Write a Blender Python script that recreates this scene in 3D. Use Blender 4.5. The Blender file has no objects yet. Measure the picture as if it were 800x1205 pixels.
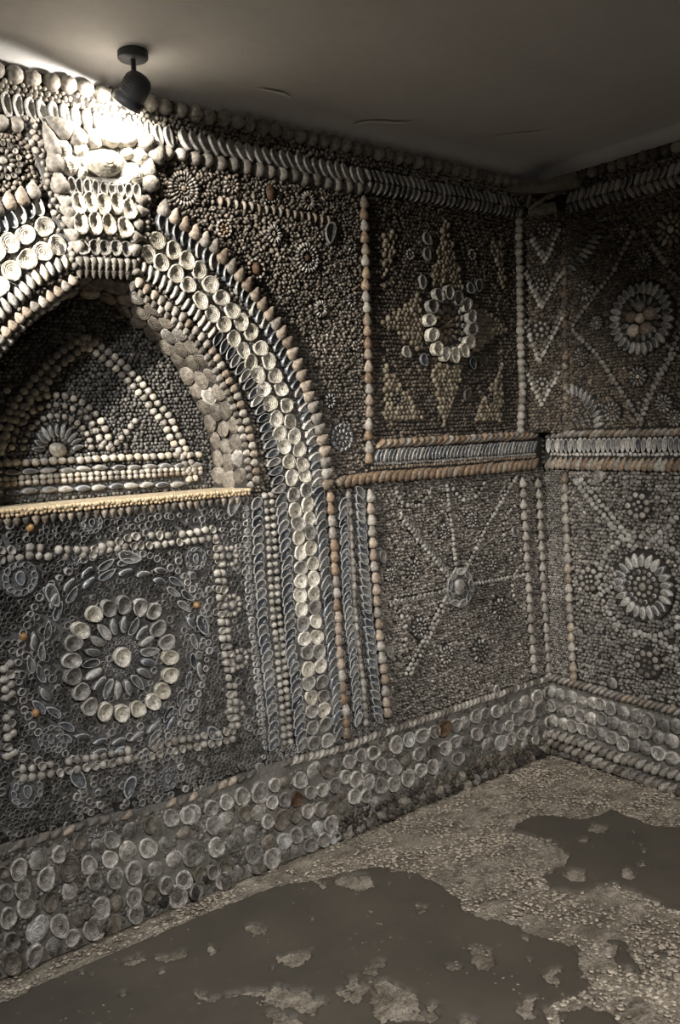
import bpy, math, random
import numpy as np
from mathutils import Vector, Matrix
from mathutils.geometry import tessellate_polygon

rng = np.random.default_rng(7)
random.seed(7)
PI = math.pi
scn = bpy.context.scene
col = scn.collection

# ------------------------------------------------------------------ camera, world, lights, exposure
H = 2.30                                    # ceiling height
FPX, CAM = 1053.0, np.array([-2.9181, -2.2864, 1.36])
YAW, PIT, ROL = .6812, -.0891, -.0423
cd = np.array([math.sin(YAW)*math.cos(PIT), math.cos(YAW)*math.cos(PIT), math.sin(PIT)])
cr0 = np.array([math.cos(YAW), -math.sin(YAW), 0.]); cu0 = np.cross(cr0, cd)
cr = math.cos(ROL)*cr0 + math.sin(ROL)*cu0
cu = -math.sin(ROL)*cr0 + math.cos(ROL)*cu0
cam = bpy.data.cameras.new('camera'); cam_ob = bpy.data.objects.new('camera', cam); col.objects.link(cam_ob)
cam.sensor_fit = 'VERTICAL'; cam.sensor_height = 36.0; cam.lens = FPX/1205*36.0; cam.clip_start = .02
cam_ob.matrix_world = Matrix(((cr[0], cu[0], -cd[0], CAM[0]), (cr[1], cu[1], -cd[1], CAM[1]),
                              (cr[2], cu[2], -cd[2], CAM[2]), (0, 0, 0, 1)))
scn.camera = cam_ob
w = bpy.data.worlds.new('world'); scn.world = w; w.use_nodes = True
w.node_tree.nodes['Background'].inputs[0].default_value = (.5, .5, .5, 1)
w.node_tree.nodes['Background'].inputs[1].default_value = 0.02
scn.view_settings.view_transform = 'Standard'; scn.view_settings.look = 'None'
scn.view_settings.gamma = 1; scn.view_settings.use_curve_mapping = False
scn.view_settings.exposure = 0.0

def room_spot(name, loc, target, power, color, cone, blend=1., size=.07):
    L = bpy.data.lights.new(name, 'SPOT'); L.energy = power; L.color = color; L.spot_size = math.radians(cone); L.spot_blend = blend; L.shadow_soft_size = size
    o = bpy.data.objects.new(name, L); col.objects.link(o); o.location = loc
    o.rotation_euler = (Vector(target)-Vector(loc)).to_track_quat('-Z', 'Y').to_euler()
    return o
# the chamber's other ceiling spotlights, behind the viewer
room_spot('room_spot_a', (-2.30, -2.90, 2.18), (-.75, -.55, .05), 335, (1., .965, .925), 68)
room_spot('room_spot_b', (-3.35, -.95, 2.18), (-1.75, -.05, .45), 130, (.97, .98, 1.), 76, 1., .04)
room_spot('room_spot_c', (-3.05, -.50, 2.20), (-1.90, 0, 1.70), 350, (1., .945, .865), 54, 1., .03)
pl_ = bpy.data.lights.new('added_fill', 'POINT'); pl_.energy = 11; pl_.color = (1., .95, .90); pl_.shadow_soft_size = .12  # added point light, soft fill mainly for the ceiling; no actual lamp there
plo = bpy.data.objects.new('added_fill', pl_); col.objects.link(plo); plo.location = (-3.5, -3.1, 1.75)

# ------------------------------------------------------------------ node helpers / materials
def new_mat(name):
    m = bpy.data.materials.new(name); m.use_nodes = True
    nt = m.node_tree; b = nt.nodes['Principled BSDF']
    return m, nt, b
def nd(nt, typ, **kw):
    n = nt.nodes.new(typ)
    for k, v in kw.items(): setattr(n, k, v)
    return n
def link(nt, a, b): nt.links.new(a, b)
def ramp(nt, src, stops):
    r = nd(nt, 'ShaderNodeValToRGB'); e = r.color_ramp.elements
    while len(e) < len(stops): e.new(.5)
    for i, (p, c) in enumerate(stops): e[i].position = p; e[i].color = (*c, 1)
    link(nt, src, r.inputs[0]); return r.outputs[0]
def mixc(nt, fac, a, b, mode='MIX'):
    n = nd(nt, 'ShaderNodeMix', data_type='RGBA', blend_type=mode)
    for s, v in ((n.inputs[0], fac), (n.inputs[6], a), (n.inputs[7], b)):
        if isinstance(v, (int, float)): s.default_value = v
        elif isinstance(v, tuple): s.default_value = (*v, 1)
        else: link(nt, v, s)
    return n.outputs[2]
def noise(nt, vec, scale, detail=4, rough=.6):
    n = nd(nt, 'ShaderNodeTexNoise'); n.inputs['Scale'].default_value = scale
    n.inputs['Detail'].default_value = detail; n.inputs['Roughness'].default_value = rough
    if vec is not None: link(nt, vec, n.inputs['Vector'])
    return n.outputs['Fac']
def bump(nt, b, h, strength, dist):
    n = nd(nt, 'ShaderNodeBump'); n.inputs['Strength'].default_value = strength; n.inputs['Distance'].default_value = dist
    link(nt, h, n.inputs['Height']); link(nt, n.outputs[0], b.inputs['Normal'])

def shell_mat(name, lo, hi, kind='plain', rough=.55, spec=.35, dark=(.05, .04, .03), ringmix=.5, rim=False, blo=.45):
    """shell: tone varies from piece to piece; growth rings / muscle scar / ribs in the piece's own coordinates"""
    m, nt, b = new_mat(name)
    tc = nd(nt, 'ShaderNodeTexCoord'); oi = nd(nt, 'ShaderNodeObjectInfo'); geo = nd(nt, 'ShaderNodeNewGeometry')
    c = ramp(nt, oi.outputs['Random'], [(0, lo), (.5, tuple((x+y)/2 for x, y in zip(lo, hi))), (1, hi)])
    ob = tc.outputs['Object']
    nz = noise(nt, geo.outputs['Position'], 90, 3)
    dirt = ramp(nt, nz, [(.36, (.42, .40, .38)), (.62, (1, 1, 1))])
    c = mixc(nt, .85, c, dirt, 'MULTIPLY')
    if kind in ('oyster', 'limpet'):
        ln = nd(nt, 'ShaderNodeVectorMath', operation='MULTIPLY'); link(nt, ob, ln.inputs[0]); ln.inputs[1].default_value = (1, 1, 0)
        wob = nd(nt, 'ShaderNodeVectorMath', operation='LENGTH'); link(nt, ln.outputs[0], wob.inputs[0])
        md = nd(nt, 'ShaderNodeMath', operation='MULTIPLY_ADD'); link(nt, nz, md.inputs[0]); md.inputs[1].default_value = .10; link(nt, wob.outputs['Value'], md.inputs[2])
        rr = md.outputs[0]
        sn = nd(nt, 'ShaderNodeMath', operation='SINE'); sm = nd(nt, 'ShaderNodeMath', operation='MULTIPLY'); link(nt, rr, sm.inputs[0]); sm.inputs[1].default_value = 62
        link(nt, sm.outputs[0], sn.inputs[0])
        rings = ramp(nt, sn.outputs[0], [(0, (.74, .72, .69)), (.7, (1, 1, 1))])
        c = mixc(nt, ringmix, c, rings, 'MULTIPLY')
        bl = noise(nt, geo.outputs['Position'], 38, 4, .65)
        c = mixc(nt, .8, c, ramp(nt, bl, [(.36, (blo, blo*.97, blo*.93)), (.6, (1.08, 1.07, 1.05))]), 'MULTIPLY')
        if rim:
            md2 = nd(nt, 'ShaderNodeMath', operation='MULTIPLY_ADD'); link(nt, bl, md2.inputs[0]); md2.inputs[1].default_value = .16; link(nt, wob.outputs['Value'], md2.inputs[2])
            c = mixc(nt, .9, c, ramp(nt, md2.outputs[0], [(.20, (.75, .74, .72)), (.36, (.62, .60, .58)), (.46, (1., 1., 1.)), (.52, (1.25, 1.24, 1.22))]), 'MULTIPLY')
        if kind == 'oyster':
            off = nd(nt, 'ShaderNodeVectorMath', operation='ADD'); link(nt, ln.outputs[0], off.inputs[0]); off.inputs[1].default_value = (-.05, .06, 0)
            l2 = nd(nt, 'ShaderNodeVectorMath', operation='LENGTH'); link(nt, off.outputs[0], l2.inputs[0])
            l3 = nd(nt, 'ShaderNodeMath', operation='MULTIPLY_ADD'); link(nt, nz, l3.inputs[0]); l3.inputs[1].default_value = .16; link(nt, l2.outputs['Value'], l3.inputs[2])
            sc = ramp(nt, l3.outputs[0], [(.13, dark), (.20, (1, 1, 1))])
            c = mixc(nt, .75, c, sc, 'MULTIPLY')
        bump(nt, b, sn.outputs[0], .35, .002)
    elif kind == 'mussel':
        sx = nd(nt, 'ShaderNodeSeparateXYZ'); link(nt, ob, sx.inputs[0])
        st = nd(nt, 'ShaderNodeMath', operation='MULTIPLY_ADD'); link(nt, nz, st.inputs[0]); st.inputs[1].default_value = .30; link(nt, sx.outputs['Z'], st.inputs[2])
        edge = ramp(nt, st.outputs[0], [(.74, (0, 0, 0)), (.86, (.75, .75, .75)), (.93, (.75, .75, .75)), (1., (0, 0, 0))])   # worn pale rim
        c = mixc(nt, edge, c, (.52, .51, .48))
        bump(nt, b, nz, .3, .003)
    else:
        bump(nt, b, nz, .5, .003)
    link(nt, c, b.inputs['Base Color'])
    b.inputs['Roughness'].default_value = rough; b.inputs['Specular IOR Level'].default_value = spec
    return m

def tone_mat(name, rough=.6):
    m, nt, b = new_mat(name)
    at = nd(nt, 'ShaderNodeAttribute', attribute_name='tone'); geo = nd(nt, 'ShaderNodeNewGeometry')
    nz = noise(nt, geo.outputs['Position'], 160, 2)
    d = ramp(nt, nz, [(.35, (.6, .58, .56)), (.62, (1, 1, 1))])
    link(nt, mixc(nt, .8, at.outputs['Color'], d, 'MULTIPLY'), b.inputs['Base Color'])
    b.inputs['Roughness'].default_value = rough; b.inputs['Specular IOR Level'].default_value = .3
    bump(nt, b, nz, .3, .002)
    return m

def mortar_mat(name, lo, hi, scale=14, bs=.8):
    m, nt, b = new_mat(name)
    geo = nd(nt, 'ShaderNodeNewGeometry'); p = geo.outputs['Position']
    a = noise(nt, p, scale, 6, .65); f = noise(nt, p, scale*9, 4, .7)
    c = ramp(nt, a, [(.3, lo), (.7, hi)])
    c = mixc(nt, .5, c, ramp(nt, f, [(.3, (.45, .44, .43)), (.65, (1, 1, 1))]), 'MULTIPLY')
    link(nt, c, b.inputs['Base Color']); b.inputs['Roughness'].default_value = .85; b.inputs['Specular IOR Level'].default_value = .2
    bump(nt, b, f, bs, .006)
    return m

M = {}
M['mortar'] = mortar_mat('dark_mortar', (.020, .018, .016), (.055, .050, .044))
M['mortar_grey'] = mortar_mat('grey_mortar', (.06, .058, .056), (.16, .155, .148))
M['mortar_dado'] = mortar_mat('dado_mortar', (.075, .07, .062), (.24, .225, .20), 9)
M['tone'] = tone_mat('small_shells')
M['oyster_cream'] = shell_mat('oyster_cream', (.62, .585, .49), (.86, .83, .745), 'oyster', .42, .45, (.34, .30, .22), blo=.7)
M['oyster_grey'] = shell_mat('oyster_grey', (.27, .262, .247), (.54, .525, .495), 'oyster', .5, .4, (.35, .31, .25), .4, True)
M['oyster_dado'] = shell_mat('oyster_dado', (.24, .233, .22), (.60, .58, .545), 'limpet', .5, .35, rim=True)
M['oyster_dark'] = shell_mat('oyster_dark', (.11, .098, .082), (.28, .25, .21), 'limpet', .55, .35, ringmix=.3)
M['oyster_pearl'] = shell_mat('oyster_pearl', (.46, .47, .48), (.66, .66, .65), 'limpet', .35, .5)
M['oyster_brown'] = shell_mat('oyster_brown', (.12, .075, .045), (.18, .11, .07), 'limpet', .6, .3)
M['mussel_blue'] = shell_mat('mussel_blue', (.032, .036, .042), (.165, .175, .19), 'mussel', .32, .5)
M['mussel_pale'] = shell_mat('mussel_pale', (.22, .21, .19), (.46, .44, .40), 'mussel', .4, .4)
M['mussel_grey'] = shell_mat('mussel_grey', (.06, .06, .06), (.22, .215, .205), 'mussel', .45, .4)
M['whelk_tan'] = shell_mat('whelk_tan', (.19, .15, .11), (.40, .335, .265), 'plain', .55)
M['whelk_grey'] = shell_mat('whelk_grey', (.20, .18, .155), (.40, .37, .325), 'plain', .55)
M['whelk_orange'] = shell_mat('whelk_orange', (.19, .13, .085), (.33, .245, .17), 'plain', .5)
M['whelk_dark'] = shell_mat('whelk_dark', (.075, .066, .055), (.17, .15, .125), 'plain', .6)
M['cockle'] = shell_mat('cockle_grey', (.24, .22, .19), (.44, .41, .36), 'plain', .55)
M['cockle_cream'] = shell_mat('cockle_cream', (.48, .43, .34), (.68, .62, .51), 'plain', .5)
M['mussel_white'] = shell_mat('mussel_white', (.36, .345, .315), (.62, .60, .56), 'mussel', .38, .45)
M['amber'] = shell_mat('amber_shell', (.27, .15, .06), (.36, .21, .09), 'plain', .4)

def ceiling_mat():
    m, nt, b = new_mat('ceiling_plaster')
    geo = nd(nt, 'ShaderNodeNewGeometry'); p = geo.outputs['Position']
    a = noise(nt, p, 2.2, 5, .55); f = noise(nt, p, 26, 5, .6)
    c = ramp(nt, a, [(.3, (.60, .59, .58)), (.7, (.68, .67, .66))])
    c = mixc(nt, .25, c, ramp(nt, f, [(.3, (.8, .78, .76)), (.6, (1, 1, 1))]), 'MULTIPLY')
    link(nt, c, b.inputs['Base Color']); b.inputs['Roughness'].default_value = .7; b.inputs['Specular IOR Level'].default_value = .25
    bump(nt, b, f, .12, .01); return m
M['ceiling'] = ceiling_mat()

def floor_mat():
    m, nt, b = new_mat('worn_floor')
    geo = nd(nt, 'ShaderNodeNewGeometry'); p = geo.outputs['Position']
    mp = nd(nt, 'ShaderNodeMapping'); mp.inputs['Rotation'].default_value = (0, 0, .5); mp.inputs['Scale'].default_value = (1, 1.8, 1); link(nt, p, mp.inputs[0])
    a = noise(nt, mp.outputs[0], 8, 12, .80); f = noise(nt, p, 140, 5, .8); g = noise(nt, p, 3, 4, .6)
    c = ramp(nt, a, [(.36, (.115, .092, .067)), (.45, (.29, .247, .19)), (.505, (.40, .347, .275)), (.56, (.53, .465, .375)), (.66, (.68, .61, .50))])
    c = mixc(nt, .75, c, ramp(nt, f, [(.40, (.30, .28, .26)), (.54, (1.08, 1.08, 1.08))]), 'MULTIPLY')
    c = mixc(nt, ramp(nt, g, [(.52, (0, 0, 0)), (.66, (.5, .5, .5))]), c, (.17, .135, .10))
    link(nt, c, b.inputs['Base Color']); b.inputs['Roughness'].default_value = .85; b.inputs['Specular IOR Level'].default_value = .3
    bump(nt, b, f, 1., .012); return m
M['floor'] = floor_mat()
def screed_mat():
    m, nt, b = new_mat('dark_screed')
    geo = nd(nt, 'ShaderNodeNewGeometry'); p = geo.outputs['Position']
    a = noise(nt, p, 3.5, 6, .6); f = noise(nt, p, 30, 6, .7)
    c = ramp(nt, a, [(.3, (.060, .052, .041)), (.7, (.092, .079, .062))])
    c = mixc(nt, ramp(nt, f, [(.62, (0, 0, 0)), (.74, (.55, .55, .55))]), c, (.22, .19, .145))
    link(nt, c, b.inputs['Base Color']); b.inputs['Roughness'].default_value = .5; b.inputs['Specular IOR Level'].default_value = .35
    bump(nt, b, f, .12, .004); return m
M['screed'] = screed_mat()
def simple_mat(name, c, rough, metal=0., emit=0.):
    m, nt, b = new_mat(name); b.inputs['Base Color'].default_value = (*c, 1); b.inputs['Roughness'].default_value = rough; b.inputs['Metallic'].default_value = metal
    if emit: b.inputs['Emission Color'].default_value = (1, .9, .74, 1); b.inputs['Emission Strength'].default_value = emit
    return m
M['flake'] = simple_mat('plaster_flake', (.86, .85, .83), .8)
M['lamp'] = simple_mat('lamp_grey_paint', (.045, .048, .055), .55)
M['slot'] = simple_mat('lamp_slot', (.02, .02, .02), .7)
M['bulb'] = simple_mat('lamp_bulb', (.9, .85, .75), .3, 0, 30)
M['lip'] = mortar_mat('shelf_plaster', (.42, .33, .21), (.70, .59, .43), 30, 1.)

# ------------------------------------------------------------------ object helpers
def new_mesh(name, verts, faces, mat, smooth=False):
    me = bpy.data.meshes.new(name); me.from_pydata([tuple(map(float, v)) for v in verts], [], faces); me.update()
    if mat: me.materials.append(M[mat])
    if smooth: me.polygons.foreach_set('use_smooth', [True]*len(me.polygons))
    return me
def obj(name, me, parent=None):
    o = bpy.data.objects.new(name, me); col.objects.link(o)
    if parent: o.parent = parent
    return o
def tag(o, label=None, cat=None, group=None, kind=None):
    for k, v in (('label', label), ('category', cat), ('group', group), ('kind', kind)):
        if v: o[k] = v
    return o

# ------------------------------------------------------------------ walls as planes with their own 2D coordinates
class Plane:
    """a flat wall face: point = O + a*e1 + b*e2 + h*n; keeps a map of what already sits on it"""
    RES = .003
    def __init__(s, O, e1, e2, amin, amax, bmin, bmax):
        s.O, s.e1, s.e2 = (np.array(v, float) for v in (O, e1, e2)); s.n = np.cross(s.e1, s.e2)
        s.lim = (amin, amax, bmin, bmax)
        s.na, s.nb = int((amax-amin)/s.RES)+2, int((bmax-bmin)/s.RES)+2
        s.occ = np.zeros((s.na, s.nb), bool); s.stuff = {}
    def at(s, x, y):                        # where the sight line through photo point (x, y) meets this wall
        v = cd + cr*(x-400)/FPX - cu*(y-602.5)/FPX
        t = ((s.O-CAM)@s.n)/(v@s.n); p = CAM+t*v-s.O
        return float(p@s.e1), float(p@s.e2)
    def poly(s, pts): return [s.at(*p) for p in pts]
    def P(s, a, b, h=0.): return s.O + a*s.e1 + b*s.e2 + h*s.n
    def mark(s, a, b, rx, ry, ang=0.):
        r = max(rx, ry); R = s.RES
        i0, i1 = int((a-r-s.lim[0])/R), int((a+r-s.lim[0])/R)+1; j0, j1 = int((b-r-s.lim[2])/R), int((b+r-s.lim[2])/R)+1
        i0, j0 = max(i0, 0), max(j0, 0); i1, j1 = min(i1, s.na), min(j1, s.nb)
        if i0 >= i1 or j0 >= j1: return
        ii, jj = np.meshgrid(np.arange(i0, i1), np.arange(j0, j1), indexing='ij')
        da = ii*R+s.lim[0]-a; db = jj*R+s.lim[2]-b; c, sn = math.cos(ang), math.sin(ang)
        s.occ[i0:i1, j0:j1] |= ((da*c+db*sn)/rx)**2 + ((-da*sn+db*c)/ry)**2 < 1
    def mark_poly(s, poly):
        ii, jj = np.meshgrid(np.arange(s.na)*s.RES+s.lim[0], np.arange(s.nb)*s.RES+s.lim[2], indexing='ij')
        s.occ |= inpoly(poly, ii, jj)
    def free(s, a, b):
        i = np.clip(((a-s.lim[0])/s.RES).astype(int), 0, s.na-1); j = np.clip(((b-s.lim[2])/s.RES).astype(int), 0, s.nb-1)
        return ~s.occ[i, j]
def inpoly(poly, x, y):
    r = np.zeros(x.shape, bool); n = len(poly)
    for i in range(n):
        x1, y1 = poly[i]; x2, y2 = poly[(i+1) % n]
        if y1 == y2: continue
        c = ((y1 > y) != (y2 > y)) & (x < (x2-x1)*(y-y1)/(y2-y1)+x1); r ^= c
    return r

WL = Plane((0, 0, 0), (1, 0, 0), (0, 0, 1), -3.1, 0, 0, H)          # wall_left
WR = Plane((0, 0, 0), (0, -1, 0), (0, 0, 1), 0, 1.3, 0, H)          # wall_right
ND = .15                                                             # niche depth
WN = Plane((0, ND, 0), (1, 0, 0), (0, 0, 1), -2.5, -1.2, 1.1, 1.9)  # niche back
ca, cb = np.array([-.118, 0, 0]), np.array([0, -.150, 0])
ce = (cb-ca)/np.linalg.norm(cb-ca)
WC = Plane(ca, ce, (0, 0, 1), 0, float(np.linalg.norm(cb-ca)), 1.3, H)   # slanting face across the upper corner
U0 = -1.846                                                          # axis of the arch

def resample(poly, step, start=.5):
    P = np.array(poly); d = np.hypot(*(np.diff(P, axis=0)).T); L = np.concatenate([[0], np.cumsum(d)])
    n = max(1, int(round(L[-1]/step))); t = (np.arange(n)+start)/n*L[-1]
    x = np.interp(t, L, P[:, 0]); y = np.interp(t, L, P[:, 1])
    e = L[-1]*.02+step*.6
    tx = np.interp(t+e, L, P[:, 0])-np.interp(t-e, L, P[:, 0]); ty = np.interp(t+e, L, P[:, 1])-np.interp(t-e, L, P[:, 1])
    return [(x[i], y[i], math.atan2(ty[i], tx[i])) for i in range(n)]
def mir(poly): return [(2*U0-a, b) for a, b in poly]

# ------------------------------------------------------------------ shell shapes (unit footprint -.5..+.5)
def rings_mesh(outline, rings, centre, hc):
    n = len(outline); v, f = [], []
    c = np.array(centre)
    for s, h in rings:
        for p in outline: q = c+(np.array(p)-c)*s; v.append((q[0], q[1], h))
    v.append((c[0], c[1], hc))
    for k in range(len(rings)-1):
        for i in range(n):
            j = (i+1) % n; f.append((k*n+i, k*n+j, (k+1)*n+j, (k+1)*n+i))
    k = len(rings)-1
    for i in range(n): f.append((k*n+i, k*n+(i+1) % n, len(v)-1))
    return v, f
def g_oyster(seed, convex=False, n=16):
    r = random.Random(seed); p1, p2, p3 = (r.uniform(0, 6.28) for _ in range(3)); o = []
    for i in range(n):
        t = 2*PI*i/n; q = .5*(.93+.07*math.sin(t+p1)+.055*math.sin(2*t+p2)+.04*math.sin(3*t+p3)+r.uniform(-.02, .02)); o.append((q*math.cos(t), q*math.sin(t)))
    c = (r.uniform(-.07, .07), r.uniform(-.07, .07))
    if convex: R = [(1, 0), (1., .22), (.86, .5), (.62, .72), (.32, .92)]; hc = 1.
    else: R = [(.96, 0), (1., .60), (.94, .74), (.80, .62), (.55, .50), (.28, .40)]; hc = .36
    v, f = rings_mesh(o, R, c, hc)
    v = [(x, y, z*(1+r.uniform(-.10, .10))) for x, y, z in v]
    return v, f
def g_mussel(seed, convex=False, n=14):
    r = random.Random(seed); o = []; k = r.uniform(-.06, .06)
    for i in range(n):
        t = 2*PI*i/n; y = -.5*math.cos(t); x = .5*math.sin(t)*abs(math.sin(t/2))**.38 if t <= PI else .5*math.sin(t)*abs(math.sin(t/2))**.38
        o.append((x+k*math.cos(2*t), y))
    if convex: R = [(1, 0), (.96, .35), (.72, .78), (.36, 1.)]; hc = 1.05
    else: R = [(.95, 0), (1, .62), (.9, .72), (.62, .36)]; hc = .15
    return rings_mesh(o[::-1], R, (0, .08), hc)
def g_whelk(seed, n=10):
    r = random.Random(seed)
    prof = [(-.5, .20), (-.44, .40), (-.27, .5), (-.06, .485), (.04, .40), (.08, .385), (.17, .36), (.25, .27), (.28, .26), (.36, .205), (.40, .14), (.45, .115), (.5, .03)]
    v, f = [], []
    for y, q in prof:
        for i in range(n):
            t = 2*PI*i/n; tw = .07*(t/(2*PI)-.5)
            v.append((q*math.cos(t)*(1+r.uniform(-.03, .03)), y+tw*(1 if abs(y) < .45 else 0), .30+q*.85*math.sin(t)))
    for k in range(len(prof)-1):
        for i in range(n): j = (i+1) % n; f.append((k*n+j, k*n+i, (k+1)*n+i, (k+1)*n+j))
    f.append(tuple(range(n))); f.append(tuple(range(len(v)-1, len(v)-n-1, -1)))
    return v, f
def g_dome(seed, ribs=7, n=16):
    r = random.Random(seed); o = []
    p = r.uniform(0, 6)
    for i in range(n):
        t = 2*PI*i/n; q = .5*(.96+.05*math.cos(ribs*t+p)+.04*math.sin(t+p)); o.append((q*math.cos(t), q*math.sin(t)))
    return rings_mesh(o, [(.97, 0), (1, .3), (.88, .62), (.62, .86), (.3, .98)], (r.uniform(-.1, .1), r.uniform(-.1, .1)), 1.)
def g_bead(seed, n=9):
    o = [(.5*math.cos(2*PI*i/n), .5*math.sin(2*PI*i/n)) for i in range(n)]
    return rings_mesh(o, [(1, 0), (.92, .5), (.6, .86)], (.03, .02), 1.)
def g_stone(seed, n=10):
    r = random.Random(seed); o = []
    for i in range(n):
        t = 2*PI*i/n; q = .5*r.uniform(.75, 1); o.append((q*math.cos(t), q*math.sin(t)))
    v, f = rings_mesh(o, [(.9, -.3), (1, .2), (.8, .7), (.45, .95)], (r.uniform(-.1, .1), r.uniform(-.1, .1)), 1.)
    return [(x+r.uniform(-.08, .08), y+r.uniform(-.08, .08), z+r.uniform(-.16, .16)) for x, y, z in v], f
GEN = {'oyster': (g_oyster, {}, 'oyster_shell'), 'oyster_back': (g_oyster, {'convex': True}, 'oyster_shell'),
       'mussel': (g_mussel, {}, 'mussel_shell'), 'petal': (g_mussel, {'convex': True}, 'mussel_shell'),
       'whelk': (g_whelk, {}, 'whelk_shell'), 'dome': (g_dome, {}, 'turban_shell'), 'bead': (g_bead, {}, 'cockle_shell'),
       'limpet': (g_oyster, {'convex': True}, 'limpet_shell'), 'stone': (g_stone, {}, 'rubble_stone')}
CACHE = {}
def shell_mesh(kind, mat):
    v = random.randrange(5); k = (kind, mat, v)
    if k not in CACHE:
        g, kw, nm = GEN[kind]; vs, fs = g(hash_(kind)*17+v, **kw)
        CACHE[k] = new_mesh(nm, vs, fs, mat, kind != 'stone')
    return CACHE[k]
def hash_(s): return sum(ord(c)*(i+3) for i, c in enumerate(s)) % 997

def put(pl, parent, kind, mat, a, b, w, l=None, ang=0., hz=None, h=.004, tilt=0., roll=0., name=None, mark=True, jit=.06):
    l = l or w; hz = hz if hz else .32*min(w, l)
    j = lambda: 1+random.uniform(-jit, jit)
    w *= j(); l *= j(); ang += random.uniform(-jit, jit)*1.5
    R = Matrix([[*pl.e1], [*pl.e2], [*pl.n]]).transposed().to_4x4()
    m = Matrix.Translation(Vector(pl.P(a, b, h))) @ R @ Matrix.Rotation(ang, 4, 'Z') @ Matrix.Rotation(tilt, 4, 'X') @ Matrix.Rotation(roll, 4, 'Y') @ Matrix.Diagonal((w, l, hz, 1))
    o = bpy.data.objects.new(name or GEN[kind][2], shell_mesh(kind, mat)); col.objects.link(o)
    o.parent = parent; o.matrix_basis = m
    if mark: pl.mark(a, b, w*.5, l*.5, ang)
    return o
def row(pl, parent, kind, mat, poly, step, w, l=None, turn=0., jit=.06, rnd=0., **kw):
    """pieces set one after another along a line; turn = angle of the piece's width axis to the line"""
    mats = mat if isinstance(mat, (list, tuple)) else [mat]
    for a, b, t in resample(poly, step):
        if rnd and random.random() < rnd: continue
        if not (pl.lim[0]-.02 < a < pl.lim[1]+.02): continue
        put(pl, parent, random.choice(kind) if isinstance(kind, list) else kind, random.choice(mats), a+random.uniform(-1, 1)*.06*step, b+random.uniform(-1, 1)*.06*step, w, l, t+turn, jit=jit, **kw)

def strip(name, pl, poly, width, thick, mat, parent, step=.04):
    """mortar bed: a raised strip along a line"""
    pts = resample(poly, step, 0)+[(*poly[-1], resample(poly, step)[-1][2])]
    v, f = [], []
    for a, b, t in pts:
        nx, ny = -math.sin(t), math.cos(t)
        for s, h in ((-.5, -.002), (-.46, thick), (.46, thick), (.5, -.002)):
            v.append(pl.P(a+nx*width*s, b+ny*width*s, h))
    for i in range(len(pts)-1):
        for k in range(3): f.append((i*4+k, (i+1)*4+k, (i+1)*4+k+1, i*4+k+1))
    return obj(name, new_mesh(name, v, f, mat), parent)
def slab(name, pl, poly, thick, mat, parent):
    t = tessellate_polygon([[Vector((a, b, 0)) for a, b in poly]]); n = len(poly)
    v = [pl.P(a, b, thick) for a, b in poly]+[pl.P(a, b, -.002) for a, b in poly]
    f = [tuple(q) for q in t]+[(i, (i+1) % n, n+(i+1) % n, n+i) for i in range(n)]
    me = new_mesh(name, v, f, mat); return obj(name, me, parent)
def disc(name, pl, a, b, r, thick, mat, parent):
    return slab(name, pl, [(a+r*math.cos(2*PI*i/18)*random.uniform(.95, 1.03), b+r*math.sin(2*PI*i/18)*random.uniform(.95, 1.03)) for i in range(18)], thick, mat, parent)

# ------------------------------------------------------------------ thousands of tiny shells: joined meshes
def base_mesh(o_n, rings, hc, cx=0.):
    o = [(math.cos(2*PI*i/o_n), math.sin(2*PI*i/o_n)) for i in range(o_n)]
    v, f = rings_mesh(o, rings, (cx, 0), hc); t = []
    for q in f: t += [q] if len(q) == 3 else [(q[0], q[1], q[2]), (q[0], q[2], q[3])]
    return np.array(v, float), np.array(t, int)
NUB = base_mesh(6, [(1, 0), (.78, .62)], 1., .12)
CUPV, CUPF = base_mesh(8, [(1, 0), (.86, .85), (.62, .22)], .1)
CUP = (CUPV, CUPF)
BEAD = base_mesh(7, [(1, 0), (.9, .55), (.5, .92)], 1.)
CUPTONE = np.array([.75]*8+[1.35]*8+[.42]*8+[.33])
def add_tiny(pl, key, base, a, b, ang, sx, sy, sz, h, colr, tone=None):
    V, F = base; n = len(a)
    if n == 0: return
    c, s = np.cos(ang)[:, None], np.sin(ang)[:, None]
    x = V[None, :, 0]*sx[:, None]; y = V[None, :, 1]*sy[:, None]; z = V[None, :, 2]*sz[:, None]
    lean = rng.normal(0, .25, (n, 2))
    x = x + z*lean[:, :1]; y = y + z*lean[:, 1:]
    A_ = a[:, None]+x*c-y*s; B_ = b[:, None]+x*s+y*c
    P = pl.O+A_[..., None]*pl.e1+B_[..., None]*pl.e2+(z+np.asarray(h).reshape(-1, 1))[..., None]*pl.n
    C = np.repeat(colr[:, None, :], len(V), 1)
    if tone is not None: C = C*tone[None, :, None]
    pl.stuff.setdefault(key, []).append((P.reshape(-1, 3), F, n, len(V), C.reshape(-1, 3)))
def flush_tiny(pl, parent):
    for key, parts in pl.stuff.items():
        vs, fs, cs, off = [], [], [], 0
        for P, F, n, k, C in parts:
            vs.append(P); cs.append(C); fs.append((F[None]+(np.arange(n)*k)[:, None, None]+off).reshape(-1, 3)); off += n*k
        V, F, C = np.concatenate(vs), np.concatenate(fs), np.concatenate(cs)
        o = obj(key, tri_mesh(key, V, F, C), parent); o['kind'] = 'stuff'
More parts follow.
